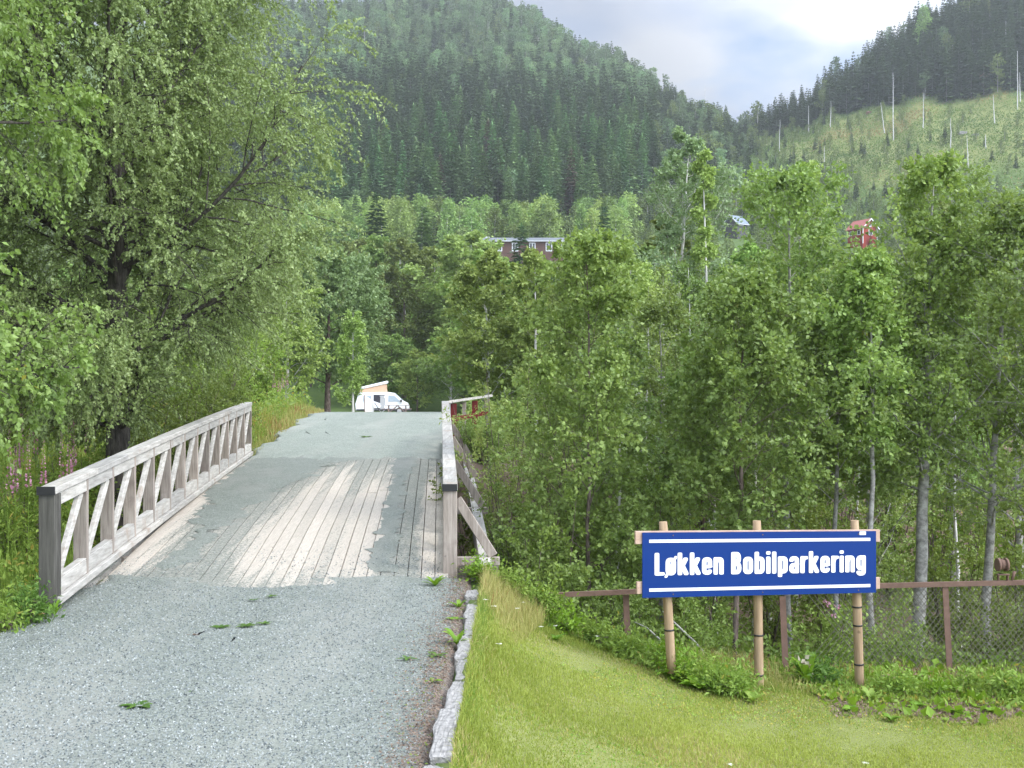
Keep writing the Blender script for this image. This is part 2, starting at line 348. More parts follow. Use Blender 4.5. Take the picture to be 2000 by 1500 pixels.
# ------------------------------------------------------------------ the ground
def bare(x, y): return ss((x-2.75)/.4)*ss((y-9.55+.15*np.sin(x*5))/.3)*ss((12-y)/.5)
def build_ground():
    ys = np.concatenate([np.linspace(-12, 4, 14, endpoint=False), np.linspace(4, 36, 190, endpoint=False), 36*np.exp(np.linspace(0, math.log(1400/36), 170))])
    U = np.linspace(-1, 1, 301); U = np.sign(U)*np.abs(U)**1.35
    Y = np.repeat(ys[:, None], len(U), 1); X = U[None]*(np.maximum(Y, 0)*.72+14)
    Z = G(X, Y); n, m = Z.shape
    Z = np.where((X > road_l(Y)-.1) & (X < road_r(Y)+.1) & (Y < 12), Z-.03, Z)
    V = np.stack([X, Y, Z], -1).reshape(-1, 3); idx = np.arange(n*m).reshape(n, m)
    Fa = np.stack([idx[:-1, :-1], idx[:-1, 1:], idx[1:, 1:], idx[1:, :-1]], -1).reshape(-1, 4)
    mb = MB(); mb.add(V, Fa, 0, None, True); me = mb.mesh('ground', M['ground'])
    x, y = V[:, 0], V[:, 1]
    soil = .75*ss((y-11.9)/.8)*ss((34-y)/4)*ss((x+1)/1.5)+.5*ss((y-11.8)/.6)*ss((24-y)/2)*(x < 0)
    soil = np.maximum(soil, .7*ss((-x-4.2)/.2)*ss((13-y)/2)*ss((-4.9-x)/-.5))
    soil = np.maximum(soil, .75*bare(x, y))
    for nme, val in (('soil', soil), ('lawn', (ss((x+.4)/.1)*ss((12.4-y)/.8))+ss((y-280)/20)*(1-far_forest(x, y)))):
        a = me.attributes.new(nme, 'FLOAT', 'POINT'); a.data.foreach_set('value', np.asarray(val, np.float32))
    setting('ground', me)

def clear_top(px): return np.interp(px, [1480, 1560, 1650, 1750, 1850, 2000, 2400], [440, 412, 388, 368, 356, 348, 340])
def clear_bot(px): return np.interp(px, [1470, 1560, 1700, 2000], [412, 335, 292, 270])
def far_forest(x, y):
    px = 1000+F*x/np.maximum(y, 1)
    return np.where((px > 1470) & (y > clear_bot(px)) & (y < clear_top(px)), 0., 1.)
build_ground()

def strip(y0, y1, n, m, xl, xr, zf, ragged0=0, ragged1=0, seed=1):
    r = rg(seed); mb = MB(); V = []
    e0 = np.convolve(r.randn(m+8), np.ones(3)/3, 'same')[4:4+m]*ragged0; e1 = np.convolve(r.randn(m+8), np.ones(3)/3, 'same')[4:4+m]*ragged1
    for i in range(n):
        t = i/(n-1)
        for j in range(m):
            y = lerp(y0+e0[j], y1+e1[j], t); x = lerp(xl(y), xr(y), j/(m-1)); V.append((x, y, zf(x, y, i, j)))
    idx = np.arange(n*m).reshape(n, m); Fa = np.stack([idx[:-1, :-1], idx[:-1, 1:], idx[1:, 1:], idx[1:, :-1]], -1).reshape(-1, 4)
    return mb.add(V, Fa, 0, None, True)
def xleft(y): return road_l(y)+.12*math.sin(y*2.3)+.08*math.sin(y*6.1)-.1
g1 = strip(-9, 11.75, 90, 60, lambda y: xleft(y)-.25*(y < 9), lambda y: -.43, lambda x, y, i, j: E+road_z(y)+.012+.012*math.sin(x*2.1+y*.9)+(.0 if 0 < j < 59 else -.06), 0, .09, 3)
setting('gravel_road', g1.mesh('gravel_road', M['gravel']))
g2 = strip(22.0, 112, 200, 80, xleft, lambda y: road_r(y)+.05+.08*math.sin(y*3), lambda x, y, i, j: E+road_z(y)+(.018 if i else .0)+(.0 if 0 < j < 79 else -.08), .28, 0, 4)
setting('gravel_road', g2.mesh('gravel_road_beyond_bridge', M['gravel_pale']))

# ------------------------------------------------------------------ the bridge
def deck_z(y): return E+float(road_z(y))
def lx(y): return -4.30-0.0976*(y-10)
def rx(y): return -0.69-0.0664*(y-12)
BR = thing('wooden_bridge', 'weathered timber bridge with board deck and white-grey lattice railings crossing the ravine', 'bridge', (0, 0, 0))
r = rg(11); nb = 25
for i in range(nb):
    cuts = [11.35] + sorted(r.uniform(13, 21, 2 if r.rand() < .7 else 1)) + [22.6]
    mb = MB(); rn = r.rand()
    for a, b in zip(cuts[:-1], cuts[1:]):
        n = max(3, int((b-a)/.8)); yy = np.linspace(a+.004, b-.004, n); V = []; dz = r.uniform(-.004, .004)
        for y in yy:
            x0 = lerp(lx(y)+.02, rx(y)-.02, i/nb)+.005; x1 = lerp(lx(y)+.02, rx(y)-.02, (i+1)/nb)-.005; z = deck_z(y)+dz
            V += [(x0, y, z), (x1, y, z), (x1, y, z-.05), (x0, y, z-.05)]
        Fa = []
        for q in range(n-1):
            for e in range(4): Fa.append((q*4+e, q*4+(e+1) % 4, q*4+4+(e+1) % 4, q*4+4+e))
        Fa += [(0, 3, 2, 1), ((n-1)*4, (n-1)*4+1, (n-1)*4+2, (n-1)*4+3)]
        mb.add(V, Fa, 0, np.full(len(Fa), np.clip(rn+r.uniform(-.15, .15), 0, 1)))
    link('deck_board', mb.mesh('deck_board', M['deck']), BR)
def gravel_drift(name, y0, y1, fa, fb, seed, jag=.035):
    # gravel dragged along the boards: a thin ragged sheet lying on the deck, its edges broken into board-long tongues
    r = rg(seed); n = 260; m = 9; ys = np.linspace(y0, y1, n); V = []
    def edge():
        st = np.repeat(r.randn(n//9+2), 9)[:n]*.5+np.convolve(r.randn(n+12), np.ones(5)/5, 'same')[6:n+6]*1.1; return st*jag
    ea, eb = edge(), edge()
    for i, y in enumerate(ys):
        a, b = fa(y)+ea[i], fb(y)+eb[i]
        if b < a+.004: a = b = (a+b)/2; b = a+.004
        for j in range(m):
            f = lerp(a, b, j/(m-1)); x = lerp(lx(y)+.09, rx(y)-.09, min(max(f, 0), 1)); V.append((x, y, deck_z(y)+.003+.009*math.sin(math.pi*j/(m-1))))
    idx = np.arange(n*m).reshape(n, m); Fa = np.stack([idx[:-1, :-1], idx[:-1, 1:], idx[1:, 1:], idx[1:, :-1]], -1).reshape(-1, 4); mb = MB(); mb.add(V, Fa, 0, None, True)
    o = setting(name, mb.mesh(name, M['gravel']), 'stuff'); o['label'] = 'loose gravel drifted over the boards of the bridge deck'
gravel_drift('gravel_drift', 11.9, 22.8, lambda y: .12-.13*ss((y-13.5)/5), lambda y: .22+.20*ss((y-14)/8)-.08*ss((12.8-y)), 71)
gravel_drift('gravel_drift', 12.0, 22.8, lambda y: .775-.05*ss((y-19)/4), lambda y: .845+.03*ss((y-18)/4), 72, .018)
gravel_drift('gravel_drift', 20.6, 22.8, lambda y: .42-.1*ss((y-20.6)/2), lambda y: .43+.36*ss((y-21.2)/1.3), 73, .05)
mb = MB()
for k in range(5):
    t = k/4; beam(mb, (lerp(lx(11.6)+.2, rx(11.6)-.2, t), 11.6, deck_z(11.6)-.32), (lerp(lx(22.4)+.2, rx(22.4)-.2, t), 22.4, deck_z(22.4)-.32), .2, .4)
link('carrying_beam', mb.mesh('carrying_beam', M['darkpost']), BR)
for nm, xx, y0, y1 in (('edge_beam', 1, 12.4, 22.6), ('edge_beam', -1, 10.2, 22.6)):
    mb = MB(); off = .42 if xx > 0 else -.12; fx = rx if xx > 0 else lx; ys = np.linspace(y0, y1, 8)
    for a, b in zip(ys[:-1], ys[1:]): beam(mb, (fx(a)+off, a, deck_z(a)-.16), (fx(b)+off, b-.01, deck_z(b)-.16), .14, .30, rnd=r.rand())
    link(nm, mb.mesh(nm, M['rail']), BR)
CB = [12.75, 15.9, 19.1, 22.25]
for y in CB:
    mb = MB(); box(mb, ((rx(y)+lx(y))/2+.22, y, deck_z(y)-.06), (rx(y)-lx(y)+.75, .09, .10), rnd=.5); bevel(link('cross_beam', mb.mesh('cross_beam', M['post']), BR))
for c_, s_ in (((-.62, 13.3, E-2.45), (.9, .3, 1.0)), ((-2.5, 12.0, E-2.75), (4.2, .4, 1.3)), ((-3.4, 22.5, E-2.0), (4.0, .4, 1.5))):
    mb = MB(); box(mb, c_, s_); link('abutment', mb.mesh('abutment', M['concrete']), BR)

def topz_l(y): return E-.762+.812*(y-10)/12.5+.03*math.sin(math.pi*(y-10)/12.5)
def topz_r(y): return E-.886+.966*(y-12)/12.5+.05*math.sin(math.pi*(y-12)/12.5)
def rail_set(fx, top, base, y0, ln, npan, inner, label):
    """inner = +1: the road lies towards +x"""
    mb = MB(); r = rg(int(y0)); cut = [0, 1.35/13*npan, 2.6/13*npan, 5.8/13*npan, 9.3/13*npan, npan]
    for a, b in zip(cut[:-1], cut[1:]):
        q = np.linspace(a, b, 5)
        rn = r.rand()
        for c, d in zip(q[:-1], q[1:]):
            ya, yb = y0+ln*c/npan-(.08 if c == 0 else 0), y0+ln*d/npan-(.004 if d == b else 0)
            beam(mb, (fx(ya), ya, top(ya)-.032), (fx(yb), yb, top(yb)-.032), .165, .064, rnd=rn)
    R0 = link('railing', mb.mesh('handrail', M['rail']), BR); R0['label'] = label; bevel(R0)
    for i in range(npan+1):
        y = y0+ln*i/npan; mb = MB(); t, bz = top(y)-.064, base(y)-.02
        if i == 0:
            box(mb, (fx(y), y-.035, (t+bz-.06)/2), (.15, .07, t-bz+.06), rnd=.6); box(mb, (fx(y), y+.045, (t+bz)/2), (.15, .07, t-bz), rnd=.2)
            p = link('end_post', mb.mesh('end_post', M['darkpost'] if inner > 0 else M['post']), R0); bevel(p)
            mc = MB(); box(mc, (fx(y), y-.084, top(y)-.036), (.168, .012, .08)); link('end_cap', mc.mesh('end_cap', M['blackcap']), R0)
        else:
            box(mb, (fx(y), y, (t+bz)/2), (.14, .05, t-bz), rnd=r.rand()); bevel(link('post', mb.mesh('post', M['post']), R0), .004)
    for i in range(npan):
        ya, yb = y0+ln*i/npan+(.085 if i == 0 else .028), y0+ln*(i+1)/npan-.028; s = inner*.048
        mb = MB(); beam(mb, (fx(ya)+s, ya, top(ya)-.125), (fx(yb)+s, yb, top(yb)-.125), .032, .118, rnd=r.rand()); link('apron_board', mb.mesh('apron_board', M['rail']), R0)
        mb = MB(); rn = r.rand()
        beam(mb, (fx(ya)+s, ya, base(ya)+.15), (fx(yb)+s, yb, base(yb)+.15), .034, .14, rnd=rn)
        beam(mb, (fx(ya)+s*.4, ya, base(ya)+.228), (fx(yb)+s*.4, yb, base(yb)+.228), .085, .012, rnd=rn)
        bevel(link('bottom_board', mb.mesh('bottom_board', M['rail']), R0), .004)
        mb = MB(); beam(mb, (fx(ya)+s*.55, ya+.03, base(ya)+.245), (fx(yb)+s*.55, yb-.075, top(yb)-.19), .05, .085, rnd=r.uniform(.5, 1)); bevel(link('diagonal_strut', mb.mesh('diagonal_strut', M['rail']), R0), .004)
    mb = MB(); q = np.linspace(0, npan, 7)
    for c, d in zip(q[:-1], q[1:]):
        ya, yb = y0+ln*c/npan, y0+ln*d/npan-.004; beam(mb, (fx(ya)+inner*.03, ya, base(ya)+.035), (fx(yb)+inner*.03, yb, base(yb)+.035), .15, .075, rnd=r.rand())
    bevel(link('sole_beam', mb.mesh('sole_beam', M['rail']), R0))
    return R0
base_l = lambda y: topz_l(y)-lerp(1.10, 1.10, 0)
base_r = lambda y: topz_r(y)-1.10
RL = rail_set(lx, topz_l, base_l, 10.0, 12.5, 13, 1, 'left railing seen from its road side')
RR = rail_set(rx, topz_r, base_r, 12.0, 12.5, 13, -1, 'right railing seen nearly end on with outer braces')
for y in CB:
    mb = MB(); beam(mb, (rx(y)+.09, y+.0, topz_r(y)-.30), (rx(y)+.52, y, deck_z(y)-.0), .05, .11, side=(0, 1, 0), rnd=.5)
    bevel(link('outer_brace', mb.mesh('outer_brace', M['post']), RR))
mb = MB(); beam(mb, (rx(24.5)+.02, 24.6, topz_r(24.5)-.03), (-.55, 27.4, E+.22), .12, .06, side=(0, -1, 0), rnd=.9)
t = tag(link('red_fence', mb.mesh('fence_rail', M['rail'])), 'pale topped fence with dark red boards turning right from the far bridge rail end', 'fence')
for k, q in enumerate((.15, .38, .62, .92)):
    x, y = lerp(-1.5, -.55, q), lerp(24.6, 27.4, q); mb = MB(); h = E+lerp(.0, .16, q); gz = float(G(x, y))-.1
    box(mb, (x, y, (h+gz)/2), (.14 if k != 1 else .09, .04, h-gz)); link('board', mb.mesh('board', M['redwood'] if k % 2 == 0 else M['post']), t)
mb = MB(); beam(mb, (-1.4, 24.75, E-.35), (-.6, 27.2, E-.2), .1, .03, side=(0, 0, 1)); link('board', mb.mesh('board', M['redwood']), t)

# ------------------------------------------------------------------ the sign
def sign():
    s = thing('road_sign', 'long blue sign with white lettering on three round wooden posts at the lawn edge', 'sign', (2.4, 10.5, float(G(2.4, 10.5))))
    mw = Matrix.Translation(-s.location)
    A = np.array([1.2275, 10.15]); B = np.array([3.637, 10.76]); u = (B-A)/np.linalg.norm(B-A); wd = np.linalg.norm(B-A); nr = np.array([u[1], -u[0]])
    zl, zr = E-1.209, E-1.266; hh = .615
    def Pt(a, b, off=0):   # a along 0..1, b up 0..1, off towards the camera
        p = A+u*wd*a+nr*off; return np.array([p[0], p[1], lerp(zl, zr, a)-hh*(1-b)])
    def quadbox(mb, a0, a1, b0, b1, o0, o1, mi=0):
        V = [Pt(a, b, o) for a in (a0, a1) for o in (o0, o1) for b in (b0, b1)]; mb.add(V, BF, mi)
    sub = lambda n, m, mat, par=s: link(n, (lambda me: (me.transform(mw), me)[1])(m.mesh(n, mat)), par)
    mb = MB(); quadbox(mb, 0, 1, 0, 1, 0, .012); pn = sub('sign_panel', mb, M['blue'])
    for b in (.868, .118):
        mb = MB(); quadbox(mb, .027, .973, b-.024, b+.024, .0125, .015); sub('white_line', mb, M['white'], pn)
    mb = MB(); quadbox(mb, .925, .953, .94, .995, .0125, .0145); sub('sticker', mb, M['white'], pn)
    for b in (.915, .15):
        mb = MB(); e = .026; quadbox(mb, -e*(1 if b > .5 else .75), 1+e*.85, b-.095, b+.093+(.012 if b > .5 else 0), -.034, -.003); bevel(sub('batten', mb, M['batten']), .003)
    for a_ in (.125, .5, .92):
        for b_ in (.955, .045):
            mb = MB(); q_ = Pt(a_, b_, .012); cyl(mb, q_, q_+np.array([nr[0], nr[1], 0])*.004, .007, .006, 8); sub('screw', mb, M['rust'], pn)
    for (pt, pb, yt, yb, mat, ties) in ((1295, 1311, 1019, 1300, 'pine_post', (1230,)), (1478, 1483, 1017, 1362, 'pine_post', (1240, 1318)), (1669, 1679, 1016, 1348, 'pine_post', (1185, 1221, 1297))):
        a = (pt-1254)/456.; d = lerp(10.15, 10.76, a)+.09; t, b = W(pt, yt, d), W(pb, yb, d); b = b+(b-t)*.05
        mb = MB(); r0 = .045; n = 9; q = np.linspace(0, 1, n)[:, None]; P = t+(b-t)*q; tubes(mb, [P], [np.where(np.arange(n) == 0, r0*.86, r0)], 16, 0, True)
        o = sub('sign_post', mb, M[mat])
        for ty in ties:
            k = (ty-yt)/(yb-yt)*(1/1.05) ; c = t+(b-t)*k; mb = MB(); dn = (b-t)/np.linalg.norm(b-t); tubes(mb, [[c-dn*.008, c+dn*.008]], [[r0+.004, r0+.004]], 16, 0, True); sub('band', mb, M['black'], o)
    # lettering: heavy condensed letters swept with a flat oval pen, cap height 1, x height .78
    pa, pb = .094, .071
    def arc(cx, cy, rx_, ry_, a0, a1, n=9):
        return [(cx+rx_*math.cos(math.radians(a0+(a1-a0)*k/(n-1))), cy+ry_*math.sin(math.radians(a0+(a1-a0)*k/(n-1)))) for k in range(n)]
    xl, xr_, yb, yt, xm = .112, .352, .083, .70, .232
    def bowl(y0, y1, closed=True): return arc(xm, y1-.14, .12, .14, 0, 180)+arc(xm, y0+.14, .12, .14, 180, 360)+([(xr_, y1-.14)] if closed else [])
    G_ = {'L': (.42, [[(xl, .917), (xl, yb), (.335, yb)]], []),
          'ø': (.465, [bowl(yb, yt)], [[(.03, -.045), (.435, .80)]]),
          'k': (.475, [[(xl, .917), (xl, yb)], [(.17, .34), (.345, .70)], [(.20, .44), (.37, yb)]], []),
          'e': (.455, [[(.30, .36), (xr_, .40)]+arc(xm, yt-.14, .12, .14, 0, 180)+arc(xm, yb+.14, .12, .14, 180, 335)], [[(xl, .365), (.40, .365)]]),
          'n': (.465, [[(xl, yt), (xl, yb)], [(xl, .50)]+arc(xm+.01, yt-.13, .11, .13, 150, 0)+[(xr_, yb)]], []),
          'B': (.475, [[(xl, .917), (xl, yb), (.24, yb)]+arc(.24, .29, .12, .207, -90, 90)+[(xl, .50), (.23, .51)]+arc(.23, .71, .11, .207, -90, 90)+[(xl, .917)]], []),
          'o': (.465, [bowl(yb, yt)], []), 'b': (.465, [[(xl, .917), (xl, yb)], bowl(yb, yt)], []),
          'i': (.225, [[(xl, yt), (xl, yb)], [(xl, .925), (xl, .935)]], []), 'l': (.225, [[(xl, .917), (xl, yb)]], []),
          'p': (.465, [[(xl, yt), (xl, -.07)], bowl(yb, yt)], []), 
          'a': (.455, [arc(xm, yt-.14, .12, .14, 165, 0)+[(xr_, yb)], arc(xm, .25, .12, .15, 75, 180)+arc(xm, yb+.12, .12, .12, 180, 340)], [[(.22, .415), (.40, .415)]]),
          'r': (.345, [[(xl, yt), (xl, yb)], [(xl, .46)]+arc(.25, .55, .12, .145, 160, 85)], []),
          'g': (.465, [bowl(.17, yt), [(xr_, yt), (xr_, .06)]+arc(xm, .05, .12, .12, 0, -160)], []), ' ': (.22, [], [])}
    polys = []; cx = 0
    for chh in 'Løkken Bobilparkering':
        wdt, st, thin = G_[chh]
        for pth, a_, b_ in [(p_, pa, pb) for p_ in st]+[(p_, .055, .042) for p_ in thin]:
            for p_, q_ in zip(pth[:-1], pth[1:]):
                ang_ = np.arange(20)*2*math.pi/20; se = lambda v: np.sign(v)*np.abs(v)**.62
                E_ = np.column_stack([a_*se(np.cos(ang_)), b_*se(np.sin(ang_))]); pts = np.concatenate([E_+p_, E_+q_]); pts = pts[np.lexsort((pts[:, 1], pts[:, 0]))]
                def half(P_):
                    h = []
                    for v in P_:
                        while len(h) > 1 and (h[-1][0]-h[-2][0])*(v[1]-h[-2][1])-(h[-1][1]-h[-2][1])*(v[0]-h[-2][0]) <= 1e-9: h.pop()
                        h.append(v)
                    return h
                hull = half(pts)[:-1]+half(pts[::-1])[:-1]; polys.append(np.array(hull)+[cx, 0])
        cx += wdt+.028
    fx_ = .905*wd/(cx-.04); H = .358*hh; mb = MB()
    for k, P_ in enumerate(polys):
        V = []
        for u_, v_ in P_:
            a = .047+u_*fx_/wd; p = A+u*wd*a+nr*(.0145+.00002*k); V.append([p[0], p[1], lerp(zl, zr, a)-hh*(1-.335)+v_*H])
        mb.add(V, [list(range(len(V)))])
    sub('lettering', mb, M['white'], pn)
sign()

# ------------------------------------------------------------------ the wire fence behind the sign
def wire_fence():
    p0, p1, pe = W(1062, 1163, 11.6), W(2000, 1137, 11.6), W(2330, 1130, 11.6)
    t = thing('wire_fence', 'rusty iron rail fence with leaning posts and sagging wire mesh along the trees', 'fence', (p0[0], p0[1], float(G(p0[0], p0[1]))))
    L = np.array(t.location)
    mb = MB(); beam(mb, p0-L, W(1245, 1155, 11.6)-L, .04, .05, (0, 1, 0)); beam(mb, W(1245, 1155, 11.6)-L+[0, 0, 0.002], pe-L, .04, .052, (0, 1, 0)); link('rail', mb.mesh('rail', M['rust']), t)
    for a, b in ((W(1222, 1162, 11.65), W(1228, 1300, 11.65)), (W(1528, 1165, 11.4), W(1536, 1352, 11.2)), (W(1846, 1146, 11.6), W(1855, 1316, 11.6)), (W(2160, 1140, 11.6), W(2165, 1320, 11.6))):
        b = b+(b-a)*.1; mb = MB(); beam(mb, a-L, b-L, .062, .008, (1, 0, 0)); beam(mb, a-L+[.031, .03, 0], b-L+[.031, .03, 0], .008, .06, (1, 0, 0)); link('post', mb.mesh('post', M['rust']), t)
    P = []
    x0, x1 = W(1735, 0, 11.62)[0], W(2330, 0, 11.62)[0]; zt = E-1.95; hgt = .95; st = .062
    k = np.arange(x0-hgt, x1, st)
    for sgn in (1, -1):
        for a in k:
            q0, q1 = (a, a+hgt*.8); 
            xa, xb = (q0, q1) if sgn > 0 else (q1, q0); P.append([(xa, 11.63, zt), (lerp(xa, xb, .5), 11.63+.012*sgn, zt-hgt*.5), (xb, 11.66, zt-hgt)])
    P = np.array(P); mb = MB(); tubes(mb, P-L, np.full(P.shape[:2], .0042), 3); link('wire_mesh', mb.mesh('wire_mesh', M['wire']), t)
    # old rusty pulley on a bracket on the rail
    c = W(1957, 1103, 11.6); q = thing('rusty_pulley', 'small rusty round pulley on a bracket atop the iron fence rail', 'pulley', (c[0], c[1], c[2]-.17)); Lq = np.array(q.location)
    mb = MB(); cyl(mb, c+[-.055, 0, 0]-Lq, c+[-.03, 0, 0]-Lq, .07, .07, 20); cyl(mb, c+[-.03, 0, 0]-Lq, c+[.03, .0, 0]-Lq, .055, .055, 16); cyl(mb, c+[.03, 0, 0]-Lq, c+[.055, 0, 0]-Lq, .07, .07, 20); link('wheel', mb.mesh('wheel', M['rust']), q)
    mb = MB(); box(mb, c+[0.01, 0, -.105]-Lq, (.13, .05, .012)); box(mb, c+[-.04, 0, -.14]-Lq, (.012, .04, .06)); box(mb, c+[.06, 0, -.14]-Lq, (.012, .04, .06)); cyl(mb, c+[.11, 0, -.16]-Lq, c+[.135, 0, -.07]-Lq, .016, .016, 10); link('bracket', mb.mesh('bracket', M['rust']), q)
wire_fence()

# ------------------------------------------------------------------ kerb stones
def rockmesh(seed, s, sub=3, rough=.12, mat=None):
    import bmesh
    r = rg(seed); bm = bmesh.new(); bmesh.ops.create_cube(bm, size=1); bmesh.ops.subdivide_edges(bm, edges=bm.edges[:], cuts=sub*2, use_grid_fill=True)
    for v in bm.verts:
        c = np.array(v.co); q = c*np.array(s); w = np.array([wav(q[0]*9+seed, q[1]*9+q[2]*7, 1.), wav(q[1]*9+seed*2, q[2]*9, 1.), wav(q[0]*7+q[1]*9+seed*3, q[2]*5, 1.)])
        k = 1-.10*(np.abs(c) > .49).sum()/3*((np.abs(c) > .49).sum() > 1)
        v.co = Vector(q*k+w*rough*min(s)+r.randn(3)*.02*min(s))
    me = bpy.data.meshes.new('rock'); bm.to_mesh(me); bm.free(); me.materials.append(mat or M['rock']); return me
nth = ['nearest to the camera', 'second nearest', 'third nearest', 'fourth nearest', 'fifth nearest', 'sixth nearest', 'seventh nearest', 'beside the bridge post']
y = 4.3
for i, ln in enumerate((1.45, 1.0, .75, .62, .8, .7, .85, .5)):
    o = link('kerb_stone', rockmesh(20+i, (.125, ln-.06, .14), 5, .085)); o.location = (-.37+(.03 if i % 2 else 0)-(.06 if i == 7 else 0)-(0.05 if y<6 else 0), y+ln/2, E+float(road_z(y))-.03+(.03 if i in (1, 7) else 0)); o.rotation_euler = (0, .05*(-1)**i, .03*math.sin(i*3))
    tag(o, 'rough pale granite kerb stone between gravel and lawn, '+nth[i], 'kerb stone', 'kerb stones along the gravel'); y += ln
# stumps and timber offcuts by the left post
for (px, py, d, rr, hh, lab) in ((22, 1160, 9.9, .065, .17, 'leaning sawn stump with orange wood at the left picture edge'), (62, 1165, 10.1, .10, .16, 'dark low stump with pale split side beside the bridge end post')):
    x, y_ = (px-1000)/F*d, d; mb = MB(); n = 14; a = np.arange(n)*2*math.pi/n; rv = rr*(1+.15*np.sin(a*3+px)); zt = hh*(1+.25*np.sin(a+1))
    V = np.concatenate([np.column_stack([rv*1.25*np.cos(a), rv*1.25*np.sin(a), np.full(n, -.12)]), np.column_stack([rv*np.cos(a), rv*np.sin(a), zt])])
    mb.add(V, [[i, (i+1) % n, n+(i+1) % n, n+i] for i in range(n)], 0, None, True); mb.add(V[n:], [list(range(n))], 1)
    o = link('tree_stump', mb.mesh('tree_stump', [M['barkbrown'], M['stump']]), None, (x, y_, float(G(x, y_)))); o.rotation_euler = (0, .25 if px < 40 else -.1, 0); tag(o, lab, 'tree stump')
mb = MB(); rr_ = rg(3)
for k in range(9): beam(mb, rr_.uniform(-.08, .08, 3)*[1, 1, .2], rr_.uniform(-.08, .08, 3)*[1, 1, .2]+[0, 0, .02], .025, .012)
tag(link('wood_chips', mb.mesh('wood_chips', M['stump']), None, (-4.38, 9.85, E-1.93)), 'little heap of orange wood chips at the foot of the left end post', 'wood chips')

# ------------------------------------------------------------------ plants: generators
GA = 2.39996
def spawn(PP, PR, n, t0, t1, ang, angj, Lf, nseg, bend, wob, rfac, r, rmin=.0015, azup=0.):
    B, m, _ = PP.shape
    t = t0+(t1-t0)*(np.arange(n)[None]+r.rand(B, n))/n
    q = t*(m-1); i0 = np.minimum(q.astype(int), m-2); f = (q-i0)[..., None]; bi = np.arange(B)[:, None]
    pos = PP[bi, i0]*(1-f)+PP[bi, i0+1]*f; T = nrm(PP[bi, i0+1]-PP[bi, i0]); rad = PR[bi, i0]*(1-f[..., 0])+PR[bi, i0+1]*f[..., 0]
    ref = np.where(np.abs(T[..., 2:3]) > .8, np.array([1., 0, 0]), np.array([0, 0, 1.])); U = nrm(np.cross(T, ref)); V = np.cross(T, U)
    az = r.rand(B, 1)*6.28+GA*np.arange(n)[None]+r.randn(B, n)*.4; an = ang+angj*r.randn(B, n)
    D = np.cos(an)[..., None]*T+np.sin(an)[..., None]*(np.cos(az)[..., None]*U+np.sin(az)[..., None]*V)
    if azup: D[..., 2] += azup; D = nrm(D)
    L = Lf(t, B, n); st = (L/nseg)[..., None]; pts = [pos]; d = D
    for s in range(nseg):
        d = d+wob*r.randn(B, n, 3); d[..., 2] += bend*(s+1)/nseg; d = nrm(d); pts.append(pts[-1]+d*st)
    P = np.stack(pts, 2).reshape(B*n, nseg+1, 3); r0 = np.maximum(rad*rfac, rmin).reshape(-1, 1); Rr = r0*np.linspace(1, .3, nseg+1)[None]
    return P, Rr, L.reshape(-1)
def leaves_on(mb, P, n, L, Wf, r, down=.2, t0=.1, up=.6, spread=.7, mi=0, clus=None):
    B, m, _ = P.shape; t = t0+(1-t0)*(np.arange(n)[None]+r.rand(B, n))/n
    q = t*(m-1); i0 = np.minimum(q.astype(int), m-2); f = (q-i0)[..., None]; bi = np.arange(B)[:, None]
    pos = (P[bi, i0]*(1-f)+P[bi, i0+1]*f).reshape(-1, 3); T = nrm(P[bi, i0+1]-P[bi, i0]).reshape(-1, 3); N_ = len(pos)
    D = T*.5+r.randn(N_, 3)*spread; D[:, 2] -= down; Nn = r.randn(N_, 3)*.8; Nn[:, 2] += up
    ll = L*r.uniform(.6, 1.2, N_); pos = pos+r.randn(N_, 3)*L*.25
    cr = np.repeat(r.rand(B), n)*.35+r.rand(N_)*.65
    cards(mb, pos, D, Nn, ll, ll*Wf, cr, mi)
